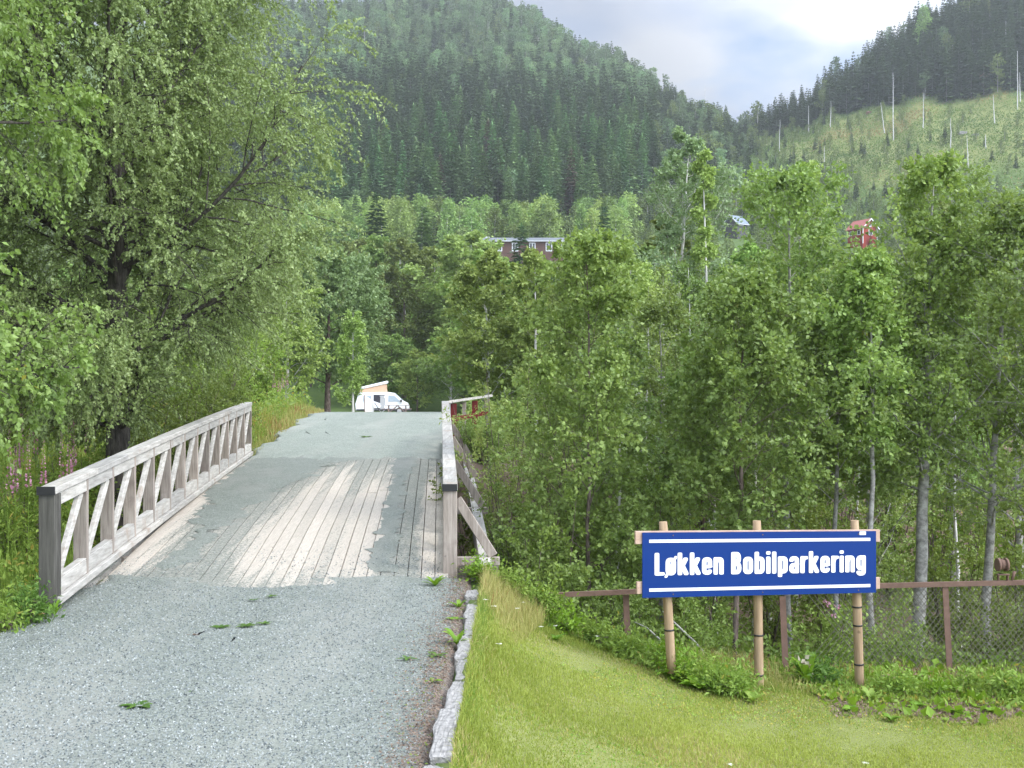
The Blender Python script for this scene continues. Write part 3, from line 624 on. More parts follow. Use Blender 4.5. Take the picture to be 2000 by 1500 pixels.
def gen_tree(seed, H, r0, cb=.25, limbs=26, prof=None, ang=1.0, sub=7, twigs=6, leafn=12, leafL=.05, leafW=.75, droop=-.1, limbbend=.25,
             twL=.45, wob=.03, ktw=3, lean=(0, 0), down=.3, up=.6, sublen=.42, twtubes=True, keep=None):
    r = rg(seed); n = 14; t = np.linspace(0, 1, n); P = np.column_stack([np.cumsum(r.randn(n)*wob*H/n*1.3), np.cumsum(r.randn(n)*wob*H/n*1.3), t*H])
    P[:, 0] -= P[0, 0]; P[:, 1] -= P[0, 1]; P[:, 0] += lean[0]*t**1.3; P[:, 1] += lean[1]*t
    TP = P[None]; TR = (r0*(1-t)**.8*(1+.35*np.exp(-t*H/.3))+.004)[None]
    prof = prof or (lambda q: np.sin(math.pi*np.clip(q, 0, 1)**.75)**.7)
    LP, LR, LL = spawn(TP, TR, limbs, cb, .985, ang, .18, lambda t, B, n: prof((t-cb)/(1-cb))*r.uniform(.75, 1.15, t.shape), 7, limbbend*.35, .09, .30, r, .004)
    if keep is not None: kk = keep(LP[:, -1]); LP, LR, LL = LP[kk], LR[kk], LL[kk]
    lim = LL.reshape(-1, 1)
    SP, SR, SL = spawn(LP, LR, sub, .2, 1., .75, .25, lambda t, B, n: np.maximum(lim*sublen*(1.15-.65*t), .12)*r.uniform(.7, 1.3, t.shape), 4, droop*.5+.04, .10, .5, r, .0025)
    sl = SL.reshape(-1, 1)
    WP, WR, WL = spawn(SP, SR, twigs, .1, 1., .7, .3, lambda t, B, n: np.clip(sl*.8, twL*.4, twL)*r.uniform(.6, 1.3, t.shape), 3, droop, .12, .5, r, .0014)
    if keep is not None:
        kk = keep(WP[:, -1]); WP, WR = WP[kk], WR[kk]; kk = keep(SP[:, -1]); SP, SR = SP[kk], SR[kk]
    wb = MB(); tubes(wb, TP, TR, 10); tubes(wb, LP, LR, 6); tubes(wb, SP, SR, 4 if ktw else 3)
    if twtubes: tubes(wb, WP, WR, 3)
    lb = MB(); leaves_on(lb, WP, leafn, leafL, leafW, r, down, up=up)
    if twtubes: leaves_on(lb, SP, max(3, leafn//3), leafL, leafW, r, down, .4, up=up)
    return wb, lb
def plant_tree(name, label, cat, x, y, wb, lb, barkm, leafm, group=None, rz=0, sc=1, dz=0, lname='crown'):
    t = thing(name, label, cat, (x, y, float(G(x, y))-.05+dz), group, rz, sc)
    link('trunk', wb.mesh('trunk', M[barkm]), t); link(lname, lb.mesh(lname, M[leafm]), t); return t
def atpx(px, d): return (px-1000)/F*d
def tree_h(px, d, top): x = atpx(px, d); return E+(790-top)/F*d-float(G(x, d))+.05

# ---- the big birch behind the left railing
x, y = atpx(232, 17.2), 17.2
def bprof(q): return np.interp(q, [0, .12, .3, .5, .7, .9, 1], [2.2, 3.3, 4.3, 4.6, 4.3, 3.0, .8])
wb, lb = gen_tree(7, 13.2, .21, .155, 68, bprof, 1.05, 16, 13, 46, .054, .74, -.42, .35, .8, .012, down=.7, sublen=.40, keep=lambda p: (p[:, 0] < .9) | (p[:, 2] > E+.15-float(G(x, y))+.22*(p[:, 0]-.9)))
plant_tree('birch_tree', 'huge birch with dark furrowed trunk just behind the left bridge railing', 'birch tree', x, y, wb, lb, 'barkdark', 'birch')
# ---- the nearer birch whose branches hang in from the left
wb, lb = gen_tree(9, 10.5, .16, .14, 52, lambda q: np.interp(q, [0, .2, .5, .8, 1], [2.6, 3.2, 3.2, 2.2, .6]), 1.15, 10, 10, 30, .062, .75, -.5, .1, .8, .012, down=.7, sublen=.38, keep=lambda p: (p[:, 0]-6.35 < -(.352+.036*np.clip(3.8-p[:, 2], 0, 3))*(p[:, 1]+9.6)))
plant_tree('birch_tree', 'bright leafy birch hanging in from the left picture edge, trunk out of sight', 'birch tree', -6.35, 9.6, wb, lb, 'barkdark', 'birch_near')

# ---- near trees right of the bridge
def alder(seed, px, d, top, rad, r0, cb, label, leafm='alder', barkm='barkgrey', limbs=24, leafn=13, name='alder_tree', cat='alder tree', leafL=.066, droop=-.05, lean=(0, 0), ang=.95, sub=7, up=.6, down=.3):
    H = tree_h(px, d, top)
    pf = lambda q: rad*1.1*np.interp(q, [0, .25, .6, .85, 1], [.9, 1.15, .95, .6, .15])*(1+.25*np.sin(q*17+seed))
    wb, lb = gen_tree(seed, H, r0, cb, limbs+6, pf, ang, sub, 7, int(leafn*.92), leafL, .78, droop, .35, .36, .035, lean=lean, up=up, down=down, sublen=.45)
    return plant_tree(name, label, cat, atpx(px, d), d, wb, lb, barkm, leafm)
alder(31, 1155, 14.3, 478, 1.25, .035, .10, 'slender dense young alder left of the blue sign, reaching the dark spruce', limbs=34, leafn=17, barkm='barkbrown')
alder(32, 1432, 13.6, 560, 1.0, .042, .42, 'young alder with thin dark trunk rising behind the middle of the sign', limbs=26, leafn=16, barkm='barkbrown', up=.9)
alder(33, 1546, 16.0, 345, 1.2, .055, .45, 'tall thin alder in the gap between middle and right sign posts', limbs=26)
alder(34, 1640, 15.0, 600, .95, .045, .5, 'thin twin-looking alder just left of the right sign post', limbs=20)
alder(35, 1708, 14.0, 500, .6, .048, .58, 'straight bare-stemmed alder touching the right end of the sign', limbs=18)
alder(36, 1782, 14.6, 335, 1.0, .10, .40, 'thickest pale grey alder trunk right of the sign with spreading limbs', limbs=26, leafn=12, lean=(.40, 0), ang=.75)
alder(37, 1925, 14.6, 430, 1.5, .075, .40, 'forked grey alder behind the pulley on the fence', limbs=26, lean=(.2, 0))
alder(38, 2075, 13.8, 400, 1.7, .09, .35, 'leafy alder leaning in from the right picture edge', limbs=26)
alder(39, 1292, 19.0, 590, 1.2, .05, .3, 'yellow-green alder between the slender left one and the sign', limbs=24)
alder(40, 1312, 30.0, 266, 1.6, .09, .12, 'tall silvery windblown aspen topping the trees left of the valley notch', 'silver', 'barkwhite', 34, 15, 'aspen_tree', 'aspen tree', .085, lean=(.4, 0))
alder(41, 1385, 29.0, 300, .55, .07, .15, 'light green narrow birch right beside the silvery aspen', 'mid', 'barkwhite', 28, 14, 'birch_tree', 'birch tree', .08, droop=-.25)
alder(42, 1550, 23.0, 335, 1.15, .08, .2, 'broad alder crown in front of the grey roofed house slope', 'alder', 'barkgrey', 28, 15, leafL=.07)
alder(43, 1860, 26.0, 345, 1.6, .09, .15, 'broad rounded alder behind the thick grey trunk', 'alder', 'barkgrey', 30, 15, leafL=.075)
alder(44, 1235, 25.0, 520, 1.5, .06, .12, 'yellowish birch rising behind the slender dense alder', 'mid', 'barkwhite', 28, 14, 'birch_tree', 'birch tree', .075, droop=-.25)
alder(45, 1990, 22.0, 430, 1.7, .08, .15, 'dark alder crown high at the right picture edge', 'alder', 'barkgrey', 26, 15, leafL=.07)
alder(46, 1370, 18.0, 690, 1.1, .045, .12, 'low alder filling the gap above the left half of the sign', 'alder', 'barkbrown', 24, 15)
alder(47, 1500, 21.0, 520, 1.2, .055, .15, 'alder with airy crown above the sign centre, set back from the fence', 'alder', 'barkgrey', 24, 15, leafL=.065)
alder(48, 1700, 20.0, 560, 1.3, .055, .12, 'bushy alder below the red house', 'alder', 'barkgrey', 26, 15, leafL=.065)
alder(49, 1130, 21.0, 640, 1.3, .05, .08, 'bushy pale alder behind the right bridge railing willows', 'mid', 'barkbrown', 26, 15, leafL=.065)

for sd, px, d, top, lab in ((140, 1262, 21, 560, 'thin pale sapling with few leaves left of the sign, leftmost of the pale stems'), (141, 1298, 22.5, 530, 'thin pale sapling above the left sign post'), (142, 1342, 21.5, 520, 'thin pale sapling between left sign post and dark alder'), (143, 1398, 19.5, 640, 'thin pale sapling right before the dark alder trunk'), (144, 1470, 17.5, 660, 'slim pale stem above the sign centre'), (145, 1668, 18, 620, 'slim pale stem behind the right sign post'), (146, 1878, 17.5, 600, 'slim pale stem between the thick and forked alders'), (147, 1205, 17, 640, 'slim pale stem right of the slender dense alder')):
    alder(sd, px, d, top, .55, .032, .5, lab, 'mid', 'barkwhite', 14, 6, 'birch_sapling', 'birch sapling', .06, droop=-.2)
# ---- shrubs
def shrub(seed, x, y, H, rad, label, leafm='shrub', stems=7, leafL=.055, leafW=.6, name='shrub', cat='shrub', group=None, dz=0, ln=12):
    r = rg(seed); a = r.rand(stems)*6.28; out = r.uniform(.3, 1, stems)*rad; n = 7; t = np.linspace(0, 1, n)
    hh = H*r.uniform(.65, 1., stems)
    P = np.stack([np.stack([out*np.cos(a)*q**1.2+r.randn(stems)*.02, out*np.sin(a)*q**1.2+r.randn(stems)*.02, hh*q], 1) for q in t], 1); R0 = np.linspace(.016, .004, n)[None]*np.ones((stems, 1))
    BP, BR_, BL = spawn(P, R0, 11, .08, 1., .8, .25, lambda t, B, n: rad*.55*(1.15-.6*t)*r.uniform(.6, 1.2, t.shape), 4, .1, .1, .5, r, .002)
    WP, WR, WL = spawn(BP, BR_, 5, .1, 1., .7, .3, lambda t, B, n: np.full(t.shape, .22)*r.uniform(.5, 1.3, t.shape), 3, .05, .12, .5, r, .0012)
    wb = MB(); tubes(wb, P, R0, 5); tubes(wb, BP, BR_, 3); lb = MB(); leaves_on(lb, WP, ln, leafL, leafW, r, .2)
    t_ = thing(name, label, cat, (x, y, float(G(x, y))-.03+dz), group); link('stem', wb.mesh('stem', M['barkbrown']), t_); link('foliage', lb.mesh('foliage', M[leafm]), t_); return t_
SH = [(985, 19, 690, .95, 'willow', 'bright yellow-green willow bush beside the far end of the right railing', .08, .32),
      (1050, 20, 700, .9, 'willow', 'yellow-green willow bush just right of the brightest one', .07, .35),
      (945, 22.5, 835, .7, 'shrub', 'small green bush growing over the red fence', .05, .6),
      (960, 16.5, 905, .8, 'shrub', 'dark leafy bush outside the right railing braces', .055, .65),
      (1040, 15.5, 880, .9, 'shrub', 'leafy bush below the willows, right of the bridge', .055, .65),
      (1075, 13.8, 960, .8, 'shrub', 'dark bush left of the fence rail end', .055, .7),
      (1255, 14.5, 900, .9, 'shrub', 'green bush behind the left end of the sign', .055, .7),
      (1350, 15.5, 930, .9, 'shrub', 'green bush above the left sign post', .055, .7),
      (1500, 17.5, 880, 1.0, 'shrub', 'bush seen over the top of the sign centre', .06, .7),
      (1620, 17.0, 930, .9, 'shrub', 'bush seen over the right third of the sign', .06, .7),
      (1850, 16.5, 960, .9, 'shrub', 'bush between the thick alder and the forked alder', .06, .7),
      (1985, 15.0, 930, .9, 'shrub', 'bush behind the fence at the right picture edge', .06, .7),
      (1150, 17.5, 820, 1.0, 'shrub', 'bushy growth at the foot of the slender dense alder', .06, .7),
      (1400, 12.7, 1190, .6, 'shrub', 'low dark bush under the left half of the sign', .05, .7),
      (1620, 12.8, 1180, .6, 'shrub', 'low dark bush under the right half of the sign', .05, .7),
      (1760, 12.9, 1190, .55, 'shrub', 'low bush behind the wire mesh next to the sign', .05, .7),
      (1960, 12.9, 1180, .6, 'shrub', 'low bush behind the wire mesh below the pulley', .05, .7),
      (1190, 12.9, 1110, .6, 'shrub', 'low bush behind the rusty rail left of the sign', .05, .7)]
for i, (px, d, top, rad, lm, lab, ll, lw) in enumerate(SH):
    xx = atpx(px, d); shrub(60+i, xx, d, E+(790-top)/F*d-float(G(xx, d)), rad, lab, lm, 9 if d > 13.5 else 7, ll, lw, 'willow_bush' if lm == 'willow' else 'shrub', 'bush', 'bushes right of the bridge', 0, 14)
FB = [(1180, 27, 700, 1.3), (1260, 24, 740, 1.2), (1330, 27, 700, 1.2), (1400, 23, 780, 1.1), (1480, 26, 690, 1.2), (1560, 23, 760, 1.1), (1640, 26, 700, 1.3), (1735, 24, 700, 1.2), (1830, 23, 740, 1.2), (1900, 26, 690, 1.3), (1985, 23, 740, 1.2)]
FBN = ['behind the slender dense alder', 'left of the thin dark alder trunk', 'behind the thin dark alder trunk', 'just right of the thin dark alder trunk', 'above the sign centre', 'behind the tall thin alder', 'behind the twin-looking alder', 'behind the straight bare-stemmed alder', 'behind the thickest grey alder', 'between the thick and forked alders', 'at the right picture edge']
for i, (px, d, top, rad) in enumerate(FB):
    xx = atpx(px, d); shrub(120+i, xx, d, E+(790-top)/F*d-float(G(xx, d)), rad, 'bright yellow-green bush on the far ravine bank '+FBN[i], 'weed', 11, .075, .6, 'sallow_bush', 'bush', 'bright bushes on the far bank', 0, 13)
LB = [(420, 26, 640, 1.6, 'weed', 'light green sallow bush behind the big birch trunk', .07), (330, 30, 620, 1.8, 'weed', 'light green sallow bush left of the round tree, half hidden by birch leaves', .08),
      (120, 27, 640, 1.8, 'weed', 'light green bush far left behind the pink fireweed', .08), (30, 24, 600, 1.6, 'weed', 'light green bush at the left picture edge', .08), (500, 34, 640, 1.3, 'weed', 'pale bush at the end of the left verge beside the round tree', .08),
      (215, 32, 600, 1.9, 'weed', 'tall light green bush just left of the big birch trunk', .08),
      (345, 21, 745, 1.1, 'shrub', 'darker green bush right behind the middle of the left railing', .06), (425, 23, 720, 1.1, 'shrub', 'darker green bush behind the far third of the left railing', .06), (290, 19, 800, .8, 'shrub', 'low bush beside the big birch trunk on its right', .06), (50, 15.5, 905, .7, 'weed', 'leafy bush in the meadow left of the railing end post', .055), (150, 17, 880, .8, 'weed', 'leafy bush in the meadow left of the big birch trunk', .055)]
for i, (px, d, top, rad, lm, lab, ll) in enumerate(LB):
    xx = atpx(px, d); shrub(90+i, xx, d, E+(790-top)/F*d-float(G(xx, d)), rad, lab, lm, 14, ll, .6, 'sallow_bush', 'bush', 'bushes on the left meadow', 0, 16)

# ------------------------------------------------------------------ mid-distance woods
TOPLIM = ([-600, 560, 600, 740, 800, 930, 940, 1160, 1180, 1240, 1400, 1420, 1460, 1470, 1620, 1635, 1728, 1742, 2400],
          [440, 440, 470, 470, 500, 500, 499, 499, 480, 400, 400, 452, 452, 400, 400, 490, 490, 375, 375])
mids = []
for k in range(6):
    H = 8.0; s = 200+k; droopy = k % 2 == 0
    rad = (1.7, 2.1, 1.5, 2.3, 1.9, 1.4)[k]
    wb, lb = gen_tree(s, H, .09, .14, 26, (lambda rad: (lambda q: rad*np.interp(q, [0, .2, .55, .85, 1], [.75, 1., .95, .55, .2])))(rad), 1.0, 7, 5, 13, .17, .75, -.25 if droopy else -.02, .3, .5, .02, sublen=.45, twtubes=False)
    mids.append((wb.mesh('trunk', M['barkwhite'] if droopy else M['barkbrown']), lb.mesh('crown', M['mid']), droopy))
def put_mid(k, x, y, H, label, group, sx=1., rz=0., leafm=None):
    tm, cm, dr = mids[k]; s = H/8.0
    t = thing('birch_tree' if dr else 'broadleaf_tree', label, 'birch tree' if dr else 'broadleaf tree', (x, y, float(G(x, y))-.05), group, rz, (s*sx, s*sx, s)); link('trunk', tm, t); link('crown', cm, t); return t
# named ones
wb, lb = gen_tree(301, 7.6, .14, .18, 40, lambda q: np.interp(q, [0, .2, .5, .8, 1], [2.2, 2.9, 2.9, 2.3, .9]), 1.05, 8, 6, 20, .155, .75, 0.02, .3, .5, .015, sublen=.45, twtubes=False, up=1.0)
plant_tree('round_tree', 'rounded dense grey-green tree with dark trunk left of the camper van', 'rowan tree', atpx(640, 50), 50, wb, lb, 'barkbrown', 'round', sc=(.98, .98, tree_h(640, 50, 500)/7.9))
put_mid(2, atpx(690, 44), 44, tree_h(690, 44, 610), 'small white-stemmed birch at the road edge in front of the round tree', None, 1.0)
put_mid(4, atpx(560, 46), 46, tree_h(560, 46, 520), 'pale leafy tree pushing out between big birch and round tree', None, 1.1)
NM = [(1, 790, 112, 485, 1.1, 'light green birch directly above the camper van'), (3, 905, 108, 470, 1.35, 'broad dark green tree right of the van, tallest above the road end'), (0, 850, 118, 490, 1.2, 'birch in the dark wood just right of the van'),
      (5, 735, 118, 470, 1.3, 'birch in the dark wood just left of the van roof'), (2, 970, 100, 545, 1.4, 'green tree above the red fence corner'), (1, 1010, 104, 560, 1.3, 'tree between the red fence and the slender dense alder'),
      (3, 690, 125, 480, 1.3, 'tree peeping over the round tree on its right'), (4, 940, 122, 520, 1.2, 'tree right behind the broad dark green one'), (0, 1085, 98, 560, 1.3, 'tree below the right end of the long house'),
      (4, 880, 100, 640, 1.5, 'low dark tree closing the end of the gravel road'), (1, 815, 103, 690, 1.5, 'low dark bushy tree right behind the van nose'), (3, 765, 106, 660, 1.5, 'low dark bushy tree right behind the van roof')]
NM += [(1, 1108, 165, 472, .45, 'birch standing in front of the right part of the long house'), (4, 945, 160, 482, .9, 'grey-green tree covering the left end of the long house'), (2, 1192, 160, 468, .7, 'birch covering the right end of the long house')]
for i, (k, px, d, top, sx, lab) in enumerate(NM): put_mid(k, atpx(px, d), d, tree_h(px, d, top), lab, None, sx, i*1.3)
r = rg(77); cnt = 0; occ = []
def zone(px, d):
    side = 'left of the bridge' if px < 560 else 'beyond the end of the gravel road' if px < 930 else 'on the slope right of the bridge' if px < 1450 else 'on the slope below the red house'
    return side
tries = 0
while cnt < 290 and tries < 9000:
    tries += 1
    d = 34*math.exp(r.rand()*math.log(150/34.)); px = r.uniform(-250, 2250); x = atpx(px, d)
    if road_l(d)-1.5 < x < road_r(d)+1.2 and d < 104: continue
    if d < 42 and px < 700: continue
    if px < 560 and d < 60 and r.rand() < .6: continue
    H = r.uniform(4.2, 8.5)*(1+.3*(d > 90)); zg = float(G(x, d)); top = 790-F*(zg+H-E)/d; hw = H/8*1.9/d*F
    lim = max(np.interp(q, *TOPLIM) for q in (px-hw, px-hw/2, px, px+hw/2, px+hw))
    if top < lim:
        H = E+(790-lim)/F*d-zg
        if H < 2.5: continue
    if any((x-a)**2+(d-b)**2 < (.9+.012*d)**2 for a, b in occ): continue
    occ.append((x, d)); k = r.randint(6)
    tone = 'Drooping white-stemmed birch' if mids[k][2] else 'Bushy brown-stemmed broadleaf tree'
    size = 'low' if H < 4.5 else 'middling' if H < 6.5 else 'tall'
    put_mid(k, x, d, H, '%s, %s, in the mixed wood %s' % (tone, size, zone(px, d)), 'trees of the mixed wood %s' % zone(px, d), r.uniform(.85, 1.25), r.rand()*6.28)
    cnt += 1

# ------------------------------------------------------------------ hillside trees
def spruce_mb(seed, H=18., R=2.6, nw=26, nb=9, nc=6, cs=1.15):
    r = rg(seed); mb = MB(); Ps = []; Ds = []; Ls = []; Ws = []; Ns = []
    for i in range(nw):
        t = .05+.93*i/(nw-1); z = H*t; rad = R*(1-t)**.8*r.uniform(.75, 1.15)+.12; n = max(4, int(nb*(1-t*.5))); az = r.rand()*6.28+np.arange(n)*6.283/n+r.randn(n)*.2; rr = rad*r.uniform(.65, 1.15, n)
        for c in range(nc):
            q = (c+.5*r.rand(n))/nc; rad_ = rr*q; p = np.column_stack([rad_*np.cos(az), rad_*np.sin(az), z-.32*rad_+.10*rad_**2/R+r.randn(n)*.12])
            sg = (-1)**c*.55; a2 = az+sg+r.randn(n)*.25; dd = np.column_stack([np.cos(a2), np.sin(a2), -.35+r.randn(n)*.2])
            Ps.append(p); Ds.append(dd); Ls.append(cs*(.40*rr*(1.15-q*.55)+.25)); Ws.append(cs*(.26*rr*(1.1-q*.5)+.16)); Ns.append(np.column_stack([r.randn(n)*.3, r.randn(n)*.3, np.ones(n)]))
    P = np.concatenate(Ps); cards(mb, P, np.concatenate(Ds), np.concatenate(Ns), np.concatenate(Ls), np.concatenate(Ws), r.rand(len(P)), 0)
    P2 = np.array([[0, 0, H*.93+.1*H*r.rand()*.3*k] for k in range(3)]); cards(mb, P2, np.array([[.1, 0, 1], [-.1, .05, 1], [0, -.1, 1.]]), np.array([[1., 0, 0], [0, 1, 0], [1, 1, 0]]), H*.06, .25, r.rand(3))
    tubes(mb, [[[0, 0, -.5], [0, 0, H*.3], [0, 0, H*.6]]], [[.16, .08, .02]], 5, 1); return mb
def pine_mb(seed, H=15., R=2.3, ncl=20, nc=55, cs=1.35):
    r = rg(seed); mb = MB()
    for i in range(ncl):
        t = .45+.55*(i+r.rand())/ncl; rad = R*math.sin(math.pi*min(1, .15+.85*(1-(t-.45)/.55)))**.6*.75+.2; a = r.rand()*6.28; c = np.array([math.cos(a)*rad*r.uniform(.2, .9), math.sin(a)*rad*r.uniform(.2, .9), H*t])
        v = nrm(r.randn(nc, 3))*r.uniform(.6, 1, (nc, 1)); P = c+v*np.array([.85, .85, .5])*r.uniform(.8, 1.3); D = v+r.randn(nc, 3)*.5; D[:, 2] += .2
        cards(mb, P, D, r.randn(nc, 3)+[0, 0, .8], cs*r.uniform(.25, .55, nc), cs*r.uniform(.15, .32, nc), r.rand()*.3+r.rand(nc)*.7, 0)
    n = 6; q = np.linspace(0, 1, n); tubes(mb, [np.column_stack([np.cumsum(r.randn(n)*.12), np.cumsum(r.randn(n)*.12), q*H*.96-.3])], [np.linspace(.19, .05, n)], 6, 1); return mb
def dec_mb(seed, H=11., R=2.6, ncl=34, nc=60, cs=1.3):
    r = rg(seed); mb = MB(); 
    for i in range(ncl):
        t = .12+.86*(i+r.rand())/ncl; rad = R*np.interp(t, [.1, .35, .7, 1], [.6, 1., .75, .1]); a = r.rand()*6.28; q = r.uniform(.15, .85)**.6; c = np.array([math.cos(a)*rad*q, math.sin(a)*rad*q, H*t]); s = r.uniform(.7, 1.15)*R*.33
        v = nrm(r.randn(nc, 3))*r.uniform(.55, 1, (nc, 1)); P = c+v*np.array([s, s, s*1.15]); D = v+r.randn(nc, 3)*.7; D[:, 2] -= .3
        cards(mb, P, D, r.randn(nc, 3)+[0, 0, .7], cs*r.uniform(.2, .42, nc), cs*r.uniform(.14, .28, nc), r.rand()*.3+r.rand(nc)*.7, 0)
    tubes(mb, [[[0, 0, -.3], [.1, 0, H*.5], [0, .1, H*.9]]], [[.13, .09, .03]], 5, 1); return mb
SPB = [spruce_mb(400+k, 18., (2.5, 2.9, 2.2, 2.6)[k]) for k in range(4)]; PNB = [pine_mb(420+k) for k in range(4)]; DCB = [dec_mb(440+k, 11., (2.4, 2.9, 2.1, 2.7)[k]) for k in range(4)]
SPM = [b.mesh('spruce', [M['spruce'], M['barkgrey']]) for b in SPB]; PNM = [b.mesh('pine', [M['pine'], M['barkgrey']]) for b in PNB]; DCM = [b.mesh('broadleaf', [M['fardec'], M['barkwhite']]) for b in DCB]
BRM = SPB[1].mesh('brown_spruce', [M['brown'], M['barkgrey']])
def lowvar(kind, seed): return spruce_mb(seed, 18., 3.0, 16, 8, 3, 1.9) if kind == 's' else pine_mb(seed, 15., 2.6, 14, 26, 2.1) if kind == 'p' else dec_mb(seed, 11., 2.8, 18, 26, 2.2)

spots = {'s': [], 'p': [], 'd': []}
r = rg(123)
def place_hill(n, dmin, dmax, pxmin, pxmax, mind, choose):
    cell = {}; k = 0; tr = 0
    while k < n and tr < n*12:
        tr += 1; d = math.sqrt(r.uniform(dmin**2, dmax**2)); px = r.uniform(pxmin, pxmax); x = atpx(px, d)
        c = choose(px, d)
        if c is None: continue
        kind, h = c; m = mind*(.6 if kind == 's' else 1.)
        ci, cj = int(x//6), int(d//6)
        if any((x-a)**2+(d-b)**2 < m*m for u in (-1, 0, 1) for v in (-1, 0, 1) for a, b in cell.get((ci+u, cj+v), ())): continue
        cell.setdefault((ci, cj), []).append((x, d)); spots[kind].append((x, d, h, px)); k += 1
HOUSES = [(700, 1240, 165, 204), (1395, 1480, 200, 264), (1645, 1720, 222, 264)]
def ch_low(px, d):
    for a, b, c, e in HOUSES:
        if a < px < b and c < d < e: return None
    if px < 1230:
        lim = 345+30*math.sin(px*.013)
        h = r.uniform(9, 14) if d > 205 else r.uniform(6, 9); k = 'd' if r.rand() < .85 else 's'
        if d > 235: k = 'd' if r.rand() < .75 else 's'; h = r.uniform(9, 15) if k == 's' else r.uniform(9, 13)
    else:
        k = 'd' if r.rand() < .72 else 's'; h = r.uniform(3.5, 7.5) if d > 190 else r.uniform(4, 8)
    zg = float(G(atpx(px, d), d)); top = 790-F*(zg+h-E)/d
    if d < 204:
        hw = h/11*2.6/d*F; lim = max(np.interp(q, *TOPLIM) for q in (px-hw, px, px+hw))
        if top < lim: h = E+(790-lim)/F*d-zg
    elif 1620 < px < 1730 and d < 264 or 1400 < px < 1465 and d < 264:
        if top < 486: h = E+(790-486)/F*d-zg
    if h < 2.5: return None
    return k, h
place_hill(900, 130, 255, -150, 2150, 2.3, ch_low)
place_hill(650, 196, 325, 1230, 2150, 2.4, lambda px, d: None if any(a < px < b and c < d < e for a, b, c, e in HOUSES) or (px > 1470 and d > clear_bot(px)) else (('d', r.uniform(2.5, 3.3)) if 1620 < px < 1745 and d < 264 else ('d', r.uniform(3.5, 6.5)) if 1395 < px < 1730 and d < 262 else (('d' if r.rand() < .8 else 's'), r.uniform(3, 5.5) if px > 1500 and d > 235 else r.uniform(4, 8))))
def ch_mid(px, d):
    if d > np.interp(px, [700, 900, 1180, 1300, 1490, 1560, 2000], [690, 690, 640, 590, 500, 470, 460]) + 15: return None
    if (px < 560 or px > 2060) and r.rand() < .5: return None
    if px > 1470 and d > clear_bot(px):
        if d < clear_top(px): return (('d' if r.rand() < .85 else 's', r.uniform(2.2, 5.5)) if r.rand() < .5+.5*wav(atpx(px, d), d, .05) else None)
        return ('s' if r.rand() < .72 else 'd' if r.rand() < .4 else 'p'), r.uniform(9, 19)*(.75 if d > 425 or px<1600 else 1)
    if px > 1230 and d < max(310, clear_bot(px) if px > 1470 else 0): return ('d' if r.rand() < .7 else 's'), r.uniform(3, 5.5) if px > 1470 else r.uniform(5, 9)
    if px > 1280: return ('s' if r.rand() < .4 else 'p' if r.rand() < .55 else 'd'), r.uniform(8, 14)*(.75 if 1420 < px < 1560 else 1)
    q = r.rand(); pp = ss((d-360)/130)
    if q < .13+.45*ss((345-d)/80): return 'd', r.uniform(8, 13)
    return ('p', r.uniform(11, 17)) if r.rand() < .06+.85*pp else ('s', r.uniform(13, 25)*(1-.25*pp))
place_hill(6500, 255, 715, 300, 2150, 5.2, ch_mid)

LBL = {'s': ('spruce_tree', 'spruce tree'), 'p': ('pine_tree', 'pine tree'), 'd': ('birch_tree', 'birch tree')}
def where(px, d):
    if px > 1470 and d > 300: return 'on the right hill above the grassy clearing' if d >= clear_top(px)-2 else 'standing alone in the grassy clearing of the right hill'
    if px > 1230 and d < 310: return 'on the slope below the grassy clearing'
    if px > 1280: return 'near the valley notch between the hills'
    if d < 235: return 'around the long house below the left hill'
    return 'on the lower half of the big left hill' if d < 380 else 'on the upper half of the big left hill'
rest = []
for kind in 'spd':
    L = spots[kind]; vis = [q for q in L if -30 < q[3] < 2030 and not (q[3] < 560)]; vis.sort(key=lambda q: -q[2]/q[1]); cap = 150 if kind == 'd' else 290; inv = set(id(q) for q in vis[:cap]); ind = vis[:cap]
    meshes, H0 = {'s': (SPM, 18.), 'p': (PNM, 15.), 'd': (DCM, 11.)}[kind]; nm, cat = LBL[kind]
    for i, (x, d, h, px) in enumerate(ind):
        brown = kind == 's' and i in (7, 43, 90, 150); me = BRM if brown else meshes[i % 4]; s = h/H0; w = s*r.uniform(1.0, 1.35)
        if kind == 'd' and h < 7: w *= 1.15
        o = link(nm, me, None, (x, d, float(G(x, d))-.2)); o.scale = (w, w, s); o.rotation_euler = (0, 0, r.rand()*6.28)
        adj = {'s': 'browned dying spruce' if brown else 'dark pointed spruce', 'p': 'bluish round-topped pine', 'd': 'lighter green rounded birch'}[kind]
        wz = where(px, d); size = 'tall' if h > 12 else 'middling' if h > 6.5 else 'small'
        tag(o, '%s %s %s' % (size, adj, wz), cat, '%ss %s' % (cat, wz))
    rest += [(kind,)+q for q in L if id(q) not in inv]
